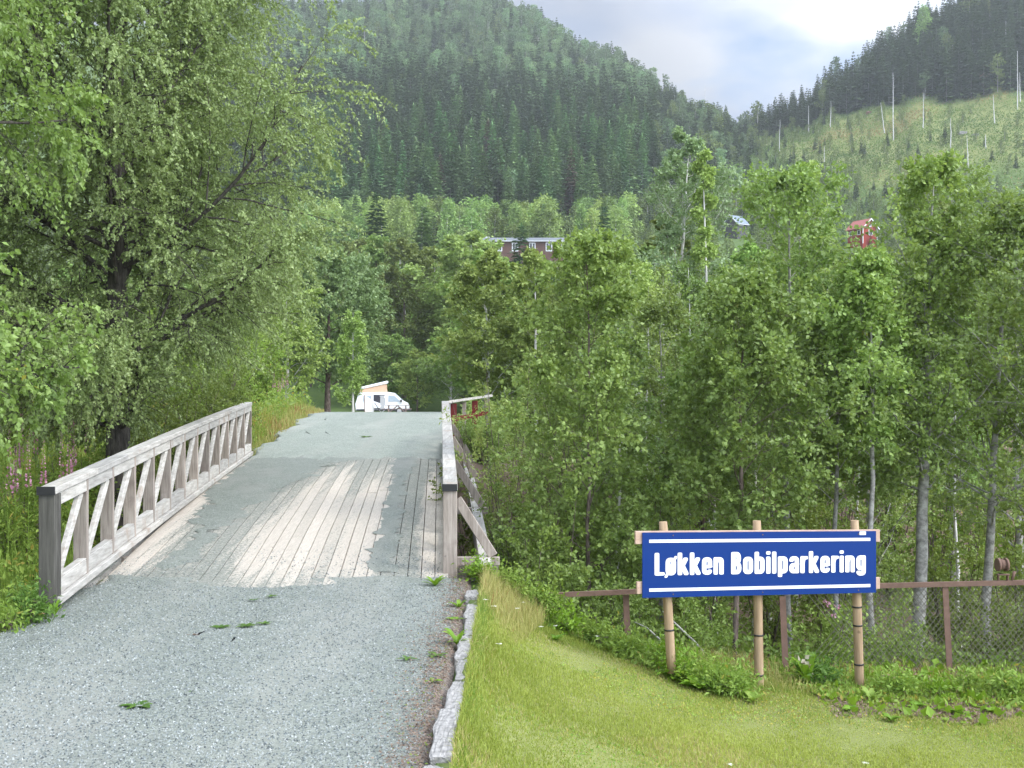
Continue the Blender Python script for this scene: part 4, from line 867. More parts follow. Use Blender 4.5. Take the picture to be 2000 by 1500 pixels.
def merge(rest):
    lows = {k: [lowvar(k, 500+j).arrays() for j in range(3)] for k in 'spd'}; HH = {'s': 18., 'p': 15., 'd': 11.}
    MI = {'s': 0, 'p': 1, 'd': 2}; Vs = []; LV = []; LT = []; MM = []; RN = []; SM = []; off = 0; r = rg(9)
    for kind, x, d, h, px in rest:
        V, lv, lt, mi, rn, sm = lows[kind][r.randint(3)]; s = h/HH[kind]; w = s*r.uniform(.9, 1.25); a = r.rand()*6.28
        X = np.column_stack([(V[:, 0]*math.cos(a)-V[:, 1]*math.sin(a))*w+x, (V[:, 0]*math.sin(a)+V[:, 1]*math.cos(a))*w+d, V[:, 2]*s+float(G(x, d))-.2])
        Vs.append(X); LV.append(lv+off); off += len(V); LT.append(lt); MM.append(np.where(mi == 0, MI[kind], 3)); RN.append(np.clip(rn*.6+r.rand()*.4, 0, 1)); SM.append(sm)
    me = raw_mesh('far_wood', np.concatenate(Vs), np.concatenate(LV), np.concatenate(LT), np.concatenate(MM), np.concatenate(RN), np.concatenate(SM), [M['spruce'], M['pine'], M['fardec'], M['barkgrey']])
    o = setting('far_wood', me, 'stuff'); o['label'] = 'dense mixed wood of distant spruce, pine and birch covering both hills'
merge(rest)
print('hill trees', {k: len(v) for k, v in spots.items()}, 'rest', len(rest))

# lone spruce before the long house, other dark conifers
for px, d, top, k, lab in ((1018, 160, 437, 1, 'dark spruce standing in front of the middle of the long house'), (1052, 92, 548, 3, 'dark reddish spruce behind the slender dense alder'), (1180, 175, 400, 2, 'slim dark spruce at the right end of the long house'), (735, 165, 375, 0, 'slim dark spruce above the round tree'), (828, 170, 400, 2, 'dark spruce left of the long house')):
    x = atpx(px, d); h = tree_h(px, d, top); o = link('spruce_tree', SPM[k], None, (x, d, float(G(x, d))-.2)); s = h/18; o.scale = (s*1.9, s*1.9, s); o.rotation_euler[2] = px; tag(o, lab, 'spruce tree')

# snags
def snag(seed, H, br=True):
    r = rg(seed); mb = MB(); n = 8; q = np.linspace(0, 1, n); P = np.column_stack([np.cumsum(r.randn(n)*.05), np.cumsum(r.randn(n)*.05), q*H-.3])[None]; Rr = np.linspace(.17, .05, n)[None]
    tubes(mb, P, Rr, 6)
    if br: BP, BR2, _ = spawn(P, Rr, 9, .45, .97, 1.3, .2, lambda t, B, n: r.uniform(.6, 2.6, t.shape), 4, .25, .12, .35, r, .02); tubes(mb, BP, BR2, 4)
    return mb.mesh('dead_tree', M['snag'])
SN = [(1745, 275, 140, 1, 'tall white dead tree with upturned branch stubs in the middle of the clearing'), (1728, 262, 198, 0, 'leaning white dead trunk just left of the tall branched one'), (1942, 242, 182, 0, 'short crooked white snag right in the clearing'),
      (1988, 214, 98, 0, 'tall white snag at the right picture edge above the clearing'), (1992, 200, 140, 0, 'thin white snag behind the right edge one'), (1523, 296, 233, 0, 'white snag at the left tip of the clearing'), (1547, 218, 188, 0, 'short white snag near the notch on the right hill'),
      (1377, 250, 163, 1, 'dead pole rising against the sky beside the valley notch'), (906, 180, 145, 0, 'left one of two white trunks on the upper left hill'), (917, 175, 150, 0, 'right one of two white trunks on the upper left hill'), (963, 178, 124, 0, 'white dead trunk alone right of the pair on the left hill'),
      (1207, 330, 268, 1, 'white dead trunk low on the right flank of the left hill'), (1030, 168, 135, 0, 'pale pine trunk above the rocky outcrop'), (1078, 175, 140, 0, 'pale pine trunk right of the rocky outcrop'), (1290, 222, 180, 0, 'pale trunk under the ridge pines left of the notch'), (1318, 228, 185, 0, 'pale trunk second from the ridge pines left of the notch'),
      (1338, 230, 190, 0, 'pale trunk third from the ridge pines left of the notch'), (1860, 138, 85, 0, 'pale trunk in the dark spruces of the right hill'), (1876, 142, 105, 0, 'short pale trunk beside another in the right hill spruces'), (1655, 165, 130, 0, 'pale trunk among the left spruces of the right hill'), (1442, 330, 298, 0, 'low dead stem below the valley notch'),
      (1925, 290, 260, 0, 'short snag at the lower right of the clearing'), (1857, 290, 230, 0, 'dark-based thin snag right below the clearing'), (712, 100, 60, 0, 'pale trunk at the left side of the big left hill')]
SN += [(px, pb, pt, 0, lab) for px, pb, pt, lab in ((1480, 262, 222, 'thin grey stem right at the valley notch'), (1580, 262, 205, 'thin grey snag on the edge of the spruces, left part of the right hill'), (1622, 250, 196, 'thin snag in front of the right hill spruces left of the leaning trunk'),
      (1803, 250, 180, 'pale stem between the tall branched snag and the crooked one'), (1965, 120, 40, 'tall pale stem inside the top right spruces'), (1610, 330, 285, 'short grey snag in the young growth above the grey roof'), (1890, 330, 262, 'short grey snag in the young growth right of the clearing'), (1360, 320, 262, 'pale stem low on the left side of the notch'),
      (1248, 215, 170, 'pale pine stem near the ridge of the left hill'), (1140, 260, 205, 'pale stem in the middle of the left hill spruces'), (830, 150, 95, 'pale stem high on the left part of the left hill'), (1700, 120, 70, 'pale stem high in the right hill spruces'))]
_dd = np.linspace(150, 700, 1101)
for i, (px, pb, pt, br, lab) in enumerate(SN):
    gz = G(atpx(px, _dd), _dd); py = 790-F*(gz-E)/_dd; j = np.argmax(py <= pb) if (py <= pb).any() else 700; d = float(_dd[j]); x = atpx(px, d); H = (pb-pt)/F*d
    o = link('dead_tree', snag(600+i, H, br), None, (x, d, float(G(x, d)))); o.rotation_euler = (0, {1: -.13, 2: .06, 4: .05}.get(i, 0), i); 
    if i == 1: o.rotation_euler = (0, -.13, 0)
    tag(o, lab, 'dead tree', 'bleached dead trees on the hills')
# rocks on the hills
for i, (px, py, s, lab) in enumerate(((1030, 195, 4.5, 'pale rock outcrop in the pine wood of the left hill'), (1925, 158, 5, 'reddish rock outcrop at the top right of the clearing'), (1880, 262, 1.6, 'white boulder low in the clearing'), (1905, 266, 1.3, 'smaller pale boulder beside the white one'), (1700, 222, 1.8, 'brown rock face behind the tall dead tree'))):
    gz = G(atpx(px, _dd), _dd); pp = 790-F*(gz-E)/_dd; j = np.argmax(pp <= py); d = float(_dd[j]); x = atpx(px, d)
    o = link('boulder', rockmesh(700+i, (s*1.4, s, s*.9), 3, .2, M['rock'] if i in (0, 2, 3) else plain('red_rock', (.30, .19, .15), .9, 0, .2, .4, 1.2)), None, (x, d, float(G(x, d))-.15*s)); tag(o, lab, 'rock')

# ground cover of the clearing
def cover():
    r = rg(88); n = 190000; d = np.sqrt(r.uniform(190**2, 445**2, n)); px = r.uniform(1230, 2150, n); x = (px-1000)/F*d; k = (d < clear_top(px)+12)&~((px > 1640)&(px < 1725)&(d > 215)&(d < 264))&~((px > 1395)&(px < 1480)&(d > 215)&(d < 262))&((px > 1440) | (d < 300)); x, d = x[k], d[k]; n = len(x)
    cl = wav(x, d, .35); hgt = np.clip(.1+.8*cl+r.rand(n)*.3, .03, 1.6)*r.rand(n); P = np.column_stack([x, d, G(x, d)+hgt]); mb = MB()
    cards(mb, P, r.randn(n, 3)*.6+[0, 0, .5], r.randn(n, 3)+[0, -.3, .7], r.uniform(.3, .6, n), r.uniform(.25, .45, n), np.clip(.45+.5*wav(x, d, .09)+r.randn(n)*.15, 0, 1)); o = setting('hill_ground_cover', mb.mesh('hill_ground_cover', M['cover']), 'stuff'); o['label'] = 'heather and low scrub covering the clearing and the slope of the right hill'
cover()

# ------------------------------------------------------------------ houses
def house(name, label, px, d, base_py, w, dep, wallh, roofh, rz, wallm, roofm, wins, ridge_along_x=True, z_off=0):
    x = atpx(px, d); z = E+(790-base_py)/F*d; t = thing(name, label, 'house', (x, d, z), None, rz)
    mb = MB(); hw, hd = w/2, dep/2
    if ridge_along_x: gab = [(-hw, -hd, wallh), (-hw, hd, wallh), (-hw, 0, wallh+roofh)], [(hw, hd, wallh), (hw, -hd, wallh), (hw, 0, wallh+roofh)]
    else: gab = [(hw, -hd, wallh), (-hw, -hd, wallh), (0, -hd, wallh+roofh)], [(-hw, hd, wallh), (hw, hd, wallh), (0, hd, wallh+roofh)]
    box(mb, (0, 0, wallh/2-2), (w, dep, wallh+4))
    for g in gab: mb.add(np.array(g)*[.999, .999, 1], [[0, 1, 2]])
    link('wall', mb.mesh('wall', wallm), t)
    mb = MB(); o = .45
    for s in (-1, 1):
        if ridge_along_x: a, b = (-hw-o, s*(hd+o), wallh-roofh/hd*o), (hw+o, s*(hd+o), wallh-roofh/hd*o); c, e = (hw+o, 0, wallh+roofh), (-hw-o, 0, wallh+roofh)
        else: a, b = (s*(hw+o), -hd-o, wallh-roofh/hw*o), (s*(hw+o), hd+o, wallh-roofh/hw*o); c, e = (0, hd+o, wallh+roofh), (0, -hd-o, wallh+roofh)
        V = np.array([a, b, c, e, a, b, c, e], float); V[4:, 2] += .16; V[:4, 2] += .01; mb.add(V, [[0, 1, 2, 3], [4, 5, 6, 7], [0, 1, 5, 4], [1, 2, 6, 5], [2, 3, 7, 6], [3, 0, 4, 7]])
    rf = link('roof', mb.mesh('roof', roofm), t)
    mb = MB()
    for s in (-1, 1):
        if ridge_along_x: beam(mb, (-hw-o, s*(hd+o+.03), wallh-roofh/hd*o-.02), (hw+o, s*(hd+o+.03), wallh-roofh/hd*o-.02), .05, .11, (0, 1, 0))
        else: beam(mb, (s*(hw+o), -hd-o-.03, wallh-roofh/hw*o+.03), (0, -hd-o-.03, wallh+roofh+.03), .05, .24, (0, 1, 0))
    link('fascia', mb.mesh('fascia', M['white']), rf)
    for (wx, wz, ww, wh, face) in wins:
        m1, m2 = MB(), MB()
        if face == 'f':
            y0 = -hd-.04; box(m1, (wx, y0, wz), (ww+.24, .06, wh+.24)); box(m2, (wx, y0-.035, wz), (ww, .012, wh)); box(m1, (wx, y0-.046, wz), (.08, .02, wh)); 
        else:
            x0 = -hw-.04; box(m1, (x0, wx, wz), (.06, ww+.24, wh+.24)); box(m2, (x0-.035, wx, wz), (.012, ww, wh))
        wo = link('window', m1.mesh('window', M['white']), t); link('pane', m2.mesh('pane', M['glass']), wo)
    return t
M['glass'] = plain('dark_window_glass', (.03, .035, .04), .1, 0, .8, .1)
M['redwall'] = plain('brown_red_cladding', (.12, .07, .058), .85, 0, .2, .2, 2)
M['redbright'] = plain('falun_red_cladding', (.30, .045, .03), .85, 0, .2, .15, 2)
M['greyroof'] = plain('grey_roof_sheet', (.15, .165, .18), .6, 0, .4, .12, .8)
M['redroof'] = plain('red_roof_sheet', (.38, .11, .09), .6, 0, .4, .12, 1)
M['blueroof'] = plain('slate_blue_roof', (.17, .21, .26), .6, 0, .4, .1, 1)
M['darkwall'] = plain('dark_stained_wall', (.10, .10, .10), .85, 0, .2, .2, 2)
hx = [(-8.9, 1.35), (-6.3, 1.35), (-3.4, 1.35), (-.3, 1.35), (2.7, 1.35), (5.5, 1.35), (8.3, 1.35)]
house('long_house', 'long low brown-red house with grey roof half hidden by trees on the left slope', 1042, 198, 503, 21.5, 8, 2.5, 1.0, .0, M['redwall'], M['greyroof'], [(a, b, .9, 1.3, 'f') for a, b in hx])
mb = MB(); box(mb, (0, 0, .35), (.7, .6, .7)); box(mb, (0, 0, .73), (.85, .75, .08)); ch = link('chimney', mb.mesh('chimney', M['white']), [o for o in bpy.data.objects if o.name == 'long_house'][0], (-8.5, .6, 3.1)); mb = MB()
house('red_house', 'small bright red cabin with red roof and white trim high on the right slope', 1684, 258, 469, 4.6, 4.8, 2.7, 2.0, .5, M['redbright'], M['redroof'], [(.2, 1.5, 1.0, 1.1, 'f'), (0, 3.2, .6, .45, 'f'), (-1.2, 1.5, .7, .9, 's'), (1.3, 1.5, .6, .8, 's')], False)
rh = [o for o in bpy.data.objects if o.name == 'red_house'][0]; mb = MB()
for cx in (-2.22, 2.22): box(mb, (cx+(.1 if cx > 0 else -.1), -2.42, .75), (.16, .16, 4.0))
link('corner_board', mb.mesh('corner_board', M['white']), rh)
house('grey_roofed_house', 'dark house with steep blue-grey roof showing one white-edged gable in the trees', 1437, 255, 448, 2.9, 4.5, 1.2, 1.9, .0, M['darkwall'], M['blueroof'], [(0, .9, .6, .6, 'f')], True)
gh = [o for o in bpy.data.objects if o.name == 'grey_roofed_house'][0]; gh.rotation_euler[2] = .5
mb = MB(); beam(mb, (-1.97, -2.7, 1.0), (-1.97, 0, 3.28), .06, .2, (1, 0, 0)); beam(mb, (-1.97, 2.7, 1.0), (-1.97, 0, 3.28), .06, .2, (1, 0, 0)); link('bargeboard', mb.mesh('bargeboard', M['white']), gh)

# ------------------------------------------------------------------ camper van and the things by it
M['vanwhite'] = plain('white_van_paint', (.82, .83, .84), .3, 0, .5, .02)
M['orange'] = plain('faded_orange_canvas', (.66, .44, .30), .8, 0, .2, .12, 6)
M['tyre'] = plain('tyre_rubber', (.025, .025, .025), .8); M['steel'] = plain('wheel_steel', (.5, .5, .5), .4, .6)
M['dark'] = plain('interior_shade_and_bumper', (.035, .035, .045), .8); M['curtain'] = plain('pale_cabin_lining', (.42, .42, .42), .8, 0, .2, .2, 9)
M['table'] = plain('grey_brown_table_wood', (.27, .20, .17), .8, 0, .2, .3, 12); M['fabricwhite'] = plain('white_tarpaulin', (.75, .74, .72), .7, 0, .2, .05); M['bluegrey'] = plain('blue_grey_stripe', (.16, .19, .28), .7)
def van():
    d = 93.; x = atpx(748, d); t = thing('camper_van', 'white camper van with open sliding door and raised orange pop-up roof at the road end', 'van', (x, d, E+float(road_z(d))+.02), None, .06)
    pr = [(-2.25, .38), (-2.30, .95), (-2.22, 1.15), (-2.02, 1.82), (-1.85, 1.93), (.55, 1.95), (1.02, 1.88), (1.75, 1.22), (2.14, 1.02), (2.26, .72), (2.26, .40)]
    mb = MB(); n = len(pr); V = []
    for s in (-1, 1):
        for px_, z in pr: V.append((px_, s*(.92-.13*max(0, z-1.05)), z))
    V = np.array(V); mb.add(V, [list(range(n))[::1]]); mb.add(V, [list(range(2*n-1, n-1, -1))]); mb.add(V, [[i, (i+1) % n, n+(i+1) % n, n+i] for i in range(n)])
    b = link('body', mb.mesh('body', M['vanwhite']), t); bevel(b, .05)
    def sd(name, pts, mat, off, par=t):
        mb = MB(); V = []
        for q in (off, off-.03):
            for px_, z in pts: V.append((px_, -(.92-.13*max(0, z-1.05))-q, z))
        k = len(pts); mb.add(V, [list(range(k))]); mb.add(V, [list(range(2*k-1, k-1, -1))]); mb.add(V, [[i, (i+1) % k, k+(i+1) % k, k+i] for i in range(k)]); return link(name, mb.mesh(name, mat), par)
    op = sd('door_opening_shade', [(-.75, .5), (.2, .5), (.2, 1.72), (-.75, 1.72)], M['dark'], .006)  # dark panel on the closed side; cabin shade is put into its colour
    sd('cabin_lining', [(-.18, .52), (.17, .52), (.17, 1.66), (-.18, 1.66)], M['curtain'], .012, op)
    sd('sliding_door', [(-1.75, .5), (-.78, .5), (-.78, 1.8), (-1.75, 1.8)], M['vanwhite'], .07)
    fd = sd('front_door', [(.42, .5), (1.62, .5), (1.66, 1.15), (1.04, 1.74), (.42, 1.76)], M['vanwhite'], .012)
    sd('side_window', [(.52, 1.15), (1.55, 1.15), (1.02, 1.64), (.52, 1.66)], M['glassl'], .02, fd)
    mb = MB(); box(mb, (1.60, -1.02, 1.2), (.14, .18, .2)); link('wing_mirror', mb.mesh('wing_mirror', M['black']), fd)
    sd('rear_window', [(-1.6, 1.15), (-.95, 1.15), (-.95, 1.62), (-1.6, 1.62)], M['glassl'], .105)
    mb = MB(); beam(mb, (1.10, 0, 1.83), (1.70, 0, 1.285), 1.5, .02, (0, 1, 0)); link('windscreen', mb.mesh('windscreen', M['glassl']), t)
    mb = MB(); box(mb, (0.1, 0, .42), (4.62, 1.86, .12)); link('bumper', mb.mesh('bumper', M['dark']), t)
    for wx in (-1.25, 1.45):
        for s in (-1, 1):
            mb = MB(); cyl(mb, (wx, s*.74, .32), (wx, s*.935, .32), .32, .32, 20); w = link('wheel', mb.mesh('wheel', M['tyre']), t); mb = MB(); cyl(mb, (wx, s*.90, .32), (wx, s*.945, .32), .19, .19, 16); link('rim', mb.mesh('rim', M['steel']), w)
    mb = MB(); V = np.array([(-2.0, -.6, 1.96), (.35, -.6, 1.96), (.3, -.55, 2.66), (-2.0, -.55, 2.2), (-2.0, .6, 1.96), (.35, .6, 1.96), (.3, .55, 2.66), (-2.0, .55, 2.2)]); mb.add(V, [[0, 1, 2, 3], [7, 6, 5, 4], [1, 5, 6, 2], [4, 0, 3, 7]]); link('popup_canvas', mb.mesh('popup_canvas', M['orange']), t)
    mb = MB(); V = np.array([(-2.15, -.68, 2.12), (.42, -.68, 2.68), (.45, -.6, 2.94), (-2.05, -.6, 2.34), (-2.15, .68, 2.12), (.42, .68, 2.68), (.45, .6, 2.94), (-2.05, .6, 2.34)]); mb.add(V, [[0, 1, 2, 3], [7, 6, 5, 4], [1, 5, 6, 2], [4, 0, 3, 7], [3, 2, 6, 7], [0, 4, 5, 1]]); bevel(link('popup_lid', mb.mesh('popup_lid', M['vanwhite']), t), .06)
    # picnic table
    d = 87.; x = atpx(776, d); z = E+float(road_z(d))+.02; t = thing('picnic_table', 'dark wooden picnic table with attached benches in front of the camper van', 'picnic table', (x, d, z), None, .05)
    mb = MB()
    for k in range(5): box(mb, (0, -.3+.15*k, .78), (2.0, .135, .045), rnd=k/5)
    link('tabletop', mb.mesh('tabletop', M['table']), t)
    for s in (-1, 1):
        mb = MB(); box(mb, (0, s*.78, .50), (2.3, .26, .045)); link('bench', mb.mesh('bench', M['table']), t)
        mb = MB(); beam(mb, (s*.68, -.62, 0), (s*.68, .15, .75), .09, .05, (1, 0, 0)); beam(mb, (s*.72, .62, 0), (s*.72, -.15, .75), .04, .09, (1, 0, 0)); box(mb, (s*.76, 0, .45), (.045, 1.7, .1)); link('leg_frame', mb.mesh('leg_frame', M['table']), t)
    mb = MB(); beam(mb, (-.6, 0, .25), (0, 0, .75), .05, .09, (0, 1, 0)); beam(mb, (.6, 0, .25), (0.05, 0, .75), .05, .09, (0, 1, 0)); link('brace', mb.mesh('brace', M['table']), t)
    # folding chair
    d = 89.; x = atpx(738, d); t = thing('folding_chair', 'black camping chair beside the open van door', 'chair', (x, d, E+float(road_z(d))+.02), None, .2)
    mb = MB(); beam(mb, (.12, 0, .42), (-.28, 0, 1.02), .55, .03, (0, 1, 0)); link('backrest', mb.mesh('backrest', M['black']), t)
    mb = MB(); box(mb, (.32, 0, .42), (.5, .55, .03)); link('seat', mb.mesh('seat', M['black']), t)
    for s in (-.26, .26):
        for a in (0, 1): mb = MB(); cyl(mb, (.08 if a else .56, s, 0), (.56 if a else .08, s, .42), .015, .015, 6); link('leg', mb.mesh('leg', M['steel']), t)
    # windbreak
    p0, p1 = W(713, 772, 80.), W(730, 783, 90.); z0 = E+float(road_z(80)); z1 = E+float(road_z(90)); t = thing('windbreak', 'white and orange canvas windbreak with blue-grey stripes left of the camper van', 'windbreak', (p0[0], p0[1], z0))
    L = np.array(t.location); b0, b1 = np.array([p0[0], p0[1], z0]), np.array([p1[0], p1[1], z1])
    def pan(name, a0, a1, h0, h1, mat, off=0):
        mb = MB(); V = [b0+(b1-b0)*a+[0, -off-o, 0]+np.array([0, 0, 1])*(lerp(p0[2]-z0, p1[2]-z1, a)*h)-L for a in (a0, a1) for o in (0, .03) for h in (h0, h1)]; mb.add(V, BF); link(name, mb.mesh(name, mat), t)
    pan('canvas', 0, 1, .20, 1, M['fabricwhite']); pan('lower_strip', 0, 1, .0, .195, M['orange']); pan('stripe', .42, .5, .3, .97, M['bluegrey'], .05); pan('stripe', .15, .22, .3, .75, M['bluegrey'], .05); pan('stripe', .72, .8, .3, .9, M['bluegrey'], .05)
    mb = MB(); cyl(mb, b0+[-.03, -.06, 0]-L, b0+[-.03, -.06, p0[2]-z0+.03]-L, .035, .035, 8); link('pole', mb.mesh('pole', M['table']), t)
M['glassl'] = plain('van_window_glass', (.30, .36, .40), .15, 0, .7, .25, 2)
van()

M['dock'] = leafmat('dock_leaves', (.13, .24, .02), (.24, .38, .04), .35, .4, .4, orand=.1); M['greenweed'] = leafmat('green_weed', (.07, .15, .03), (.16, .26, .05), .35, .5, .4, orand=.1)
# ------------------------------------------------------------------ grass, weeds, flowers, litter
def blades(mb, P, H, Wd, r, lean=.35, rnd=None, mi=0):
    n = len(P); a = r.rand(n)*6.28; S = np.column_stack([np.cos(a), np.sin(a), np.zeros(n)])*(Wd/2)[:, None]; b = r.rand(n)*6.28; ln = r.rand(n)*lean
    Dm = np.column_stack([np.cos(b)*ln*.35, np.sin(b)*ln*.35, np.full(n, .55)])*H[:, None]; Dt = np.column_stack([np.cos(b)*ln, np.sin(b)*ln, 1-ln*.45])*H[:, None]
    V = np.stack([P-S, P+S, P+Dm+S*.75, P+Dm-S*.75, P+Dt], 1); i = np.arange(n)*5
    rn = r.rand(n) if rnd is None else rnd
    base = mb.n; mb.add(V, np.stack([i, i+1, i+2, i+3], 1), mi, rn); mb.add(np.zeros((0, 3)), np.stack([i+3, i+2, i+4], 1)+base-mb.n, mi, rn)
def stuff(name, mb, mat, label):
    o = setting(name, mb.mesh(name, mat), 'stuff'); o['label'] = label; return o
r = rg(321)
def lawn_back(x): return np.interp(x, [-.4, 0, .6, 1.4, 2.4, 7], [12.3, 12.2, 11.9, 11.5, 11.1, 11.2])
def lawn():
    n = 330000; y = 3.2+(12.4-3.2)*r.rand(n)**.8; x = r.uniform(-.42, 1, n); x = -.32+(x+.42)/1.42*(y*.52+.9); k = (y < lawn_back(x)+.1)&(r.rand(n) > .85*bare(x, y)); x, y = x[k], y[k]; n = len(x)
    patch = wav(x*1.3, y, 1.6); hi = .027+.016*np.clip(wav(x, y, 2.5), -1, 1)+.02*ss((.7-x)/.8)*ss((y-6)/2)+.018*ss((y-lawn_back(x)+1.2)/1.0)+.03*ss((-.0-x)/.3); H = hi*r.uniform(.5, 1.5, n)
    rn = np.clip(.45+.35*patch+r.randn(n)*.22, 0, .90); dry = r.rand(n) < np.clip(.05+.30*wav(x, y*1.2, 2.2, (0, 4)), .02, .45); rn = np.where(dry, 1., rn)
    mb = MB(); blades(mb, np.column_stack([x, y, G(x, y)-.004]), H, np.full(n, .0042)*(1+.06*y), r, .9, rn); stuff('lawn_grass', mb, M['lawn'], 'mown yellow-green lawn grass sloping down right of the kerb')
lawn()
def f0(n): y = 3.5+8.6*r.rand(n)**.8; x = -.3+r.rand(n)*(y*.52+.9); return x, y, (y < lawn_back(x))&(wav(x, y, 2.1, (0, 5)) > .12+.1*r.randn(n))
def verge(name, fn, n, H, Wd, mat, label, lean=.5):
    x, y, k = fn(n); x, y = x[k], y[k]; n = len(x); mb = MB(); hh = H(x, y)*r.uniform(.45, 1.15, n); blades(mb, np.column_stack([x, y, G(x, y)-.01]), hh, Wd*r.uniform(.6, 1.3, n), r, lean, np.clip(.5+.3*wav(x, y, 1.1)+r.randn(n)*.25, 0, 1)); return stuff(name, mb, M[mat], label)
# rough grass along the kerb and the lawn's far edge
def f1(n): x = r.uniform(-.3, 5.8, n); y = lawn_back(x)+r.uniform(-.75, .5, n); return x, y, r.rand(n) > .75*bare(x, y)
verge('dry_grass', f1, 7000, lambda x, y: np.full(len(x), .17)+.06*np.sin(x*3+1), .006, 'straw', 'dry straw-coloured grass leaning along the far edge of the lawn', 1.0)
verge('rough_grass', f1, 24000, lambda x, y: np.full(len(x), .11)+.05*np.sin(x*4), .008, 'weed', 'uncut rough grass along the far edge of the lawn', .8)
def f2(n): x = r.uniform(-.30, .45, n); y = r.uniform(9.2, 12.2, n); return x, y, (x < .0+.18*(y-9.3))
verge('tall_grass', f2, 9000, lambda x, y: .05+.24*ss((y-9.5)/2), .006, 'straw', 'tall yellow seeding grass beside the kerb near the bridge', .5)
def f2b(n): x = -.30+np.abs(r.randn(n))*.05; y = r.uniform(4, 12.2, n); return x, y, np.ones(n, bool)
verge('kerb_grass', f2b, 7000, lambda x, y: .05+.05*ss((y-6)/4), .006, 'weed', 'grass tufts growing along the lawn side of the kerb', .7)
def f3(n): y = r.uniform(22.5, 60, n); x = road_l(y)-np.abs(r.randn(n))*2.2; return x, y, x > -16
verge('verge_grass', f3, 52000, lambda x, y: .22+.45*ss((road_l(y)-x)/1.2), .016, 'straw', 'tall straw-coloured grass with reddish heads on the left road verge', .4)
verge('verge_weeds', f3, 40000, lambda x, y: .15+.40*ss((road_l(y)-x)/1.0), .02, 'weed', 'green weeds mixed into the left road verge', .6)
def f4(n): y = r.uniform(7.5, 40, n); x = r.uniform(-26, -4.4, n); return x, y, (x < lx(y)-.15) & (x < road_l(y)-.15)&(x>-y*.62-3)
verge('meadow_grass', f4, 70000, lambda x, y: .35+.45*ss((y-9.5)/5), .016, 'weed', 'tall green meadow grass left of the bridge', .5)
def leafstuff(name, n, fn, hgt, L, Wf, mat, label, up=.7):
    x, y, k = fn(n); x, y = x[k], y[k]; n = len(x); cl = np.clip(.6+.5*wav(x, y, 1.7), .1, 1.3); P = np.column_stack([x, y, G(x, y)+r.rand(n)**1.0*hgt(x, y)*cl]); mb = MB(); ll = L*r.uniform(.6, 1.3, n)*(1+.02*y)
    cards(mb, P, r.randn(n, 3)+[0, 0, .2], r.randn(n, 3)*.8+[0, -.1, up], ll, ll*Wf, np.clip(.5+.3*wav(x, y, .9)+r.randn(n)*.25, 0, 1)); return stuff(name, mb, M[mat], label)
leafstuff('meadow_weeds', 110000, f4, lambda x, y: .55+.9*ss((y-11)/4), .06, .5, 'weed', 'leafy weeds and fireweed foliage of the left meadow')
leafstuff('lawn_clover', 26000, f0, lambda x, y: .035+0*x,   .015, .9, 'weed', 'clover patches in the mown lawn', 1.5)
leafstuff('lawn_clippings', 5000, f0, lambda x, y: .04+0*x, .03, .12, 'straw', 'dry mown clippings scattered on the lawn', 1.5)
verge('grass_tufts', f0, 15000, lambda x, y: .045+.035*np.clip(wav(x, y, 4.), 0, 1), .007, 'weed', 'longer grass tufts standing up in the mown lawn', .9)
def f1b(n): x = r.uniform(-.25, 5.8, n); y = lawn_back(x)+r.uniform(-1.0, .6, n); return x, y, (wav(x, y, 3.0) > .05)
leafstuff('edge_weeds', 16000, f1b, lambda x, y: .10+.10*np.clip(wav(x, y, 2.), 0, 1), .045, .5, 'weed', 'small broad-leaved weeds mixed into the far edge of the lawn')
def f1c(n): x = r.uniform(2.7, 6, n); y = r.uniform(9.4, 12, n); return x, y, bare(x, y) > .3
leafstuff('soil_litter', 9000, f1c, lambda x, y: .02+0*x, .035, .5, 'litter', 'dry brown leaf scraps on the bare soil beside the sign', 2.)
leafstuff('soil_coltsfoot', 900, f1c, lambda x, y: .10+0*x, .075, .85, 'dock', 'bright round coltsfoot leaves scattered over the bare soil', 1.6)
def f5(n): y = 11.9+28*r.rand(n)**1.5; x = r.uniform(-1.2, 22, n); return x, y, (x < y*.56+1)&(x > rx(y)+.5)&(y > lawn_back(x)+.1)
leafstuff('undergrowth', 150000, f5, lambda x, y: .25+.75*ss((y-12.2)/3), .055, .65, 'shrub', 'dark leafy undergrowth of the ravine behind the fence')
def f5b(n): y = 26+80*r.rand(n); x = r.uniform(-60, 62, n); return x, y, (np.abs(x) < y*.56+2)&~((x > road_l(y)-.5)&(x < road_r(y)+.5))
leafstuff('wood_undergrowth', 130000, f5b, lambda x, y: 1.0+0*x, .09, .65, 'mid', 'leafy undergrowth of the wood beyond the bridge')
def f6(n): y = r.uniform(4, 12.3, n); x = -.46-np.abs(r.randn(n))*.16*(1+.12*np.sin(y*3)); return x, y, np.ones(n, bool)
x_, y_, _ = f6(6000); mb = MB(); nn = len(x_); cards(mb, np.column_stack([x_, y_, E+road_z(y_)+.02+r.rand(nn)*.012]), r.randn(nn, 3)*[1, 1, .15], r.randn(nn, 3)*.5+[0, 0, 1], r.uniform(.008, .024, nn), r.uniform(.006, .016, nn), r.rand(nn)); stuff('leaf_litter', mb, M['litter'], 'reddish dry leaf litter along the road side of the kerb')
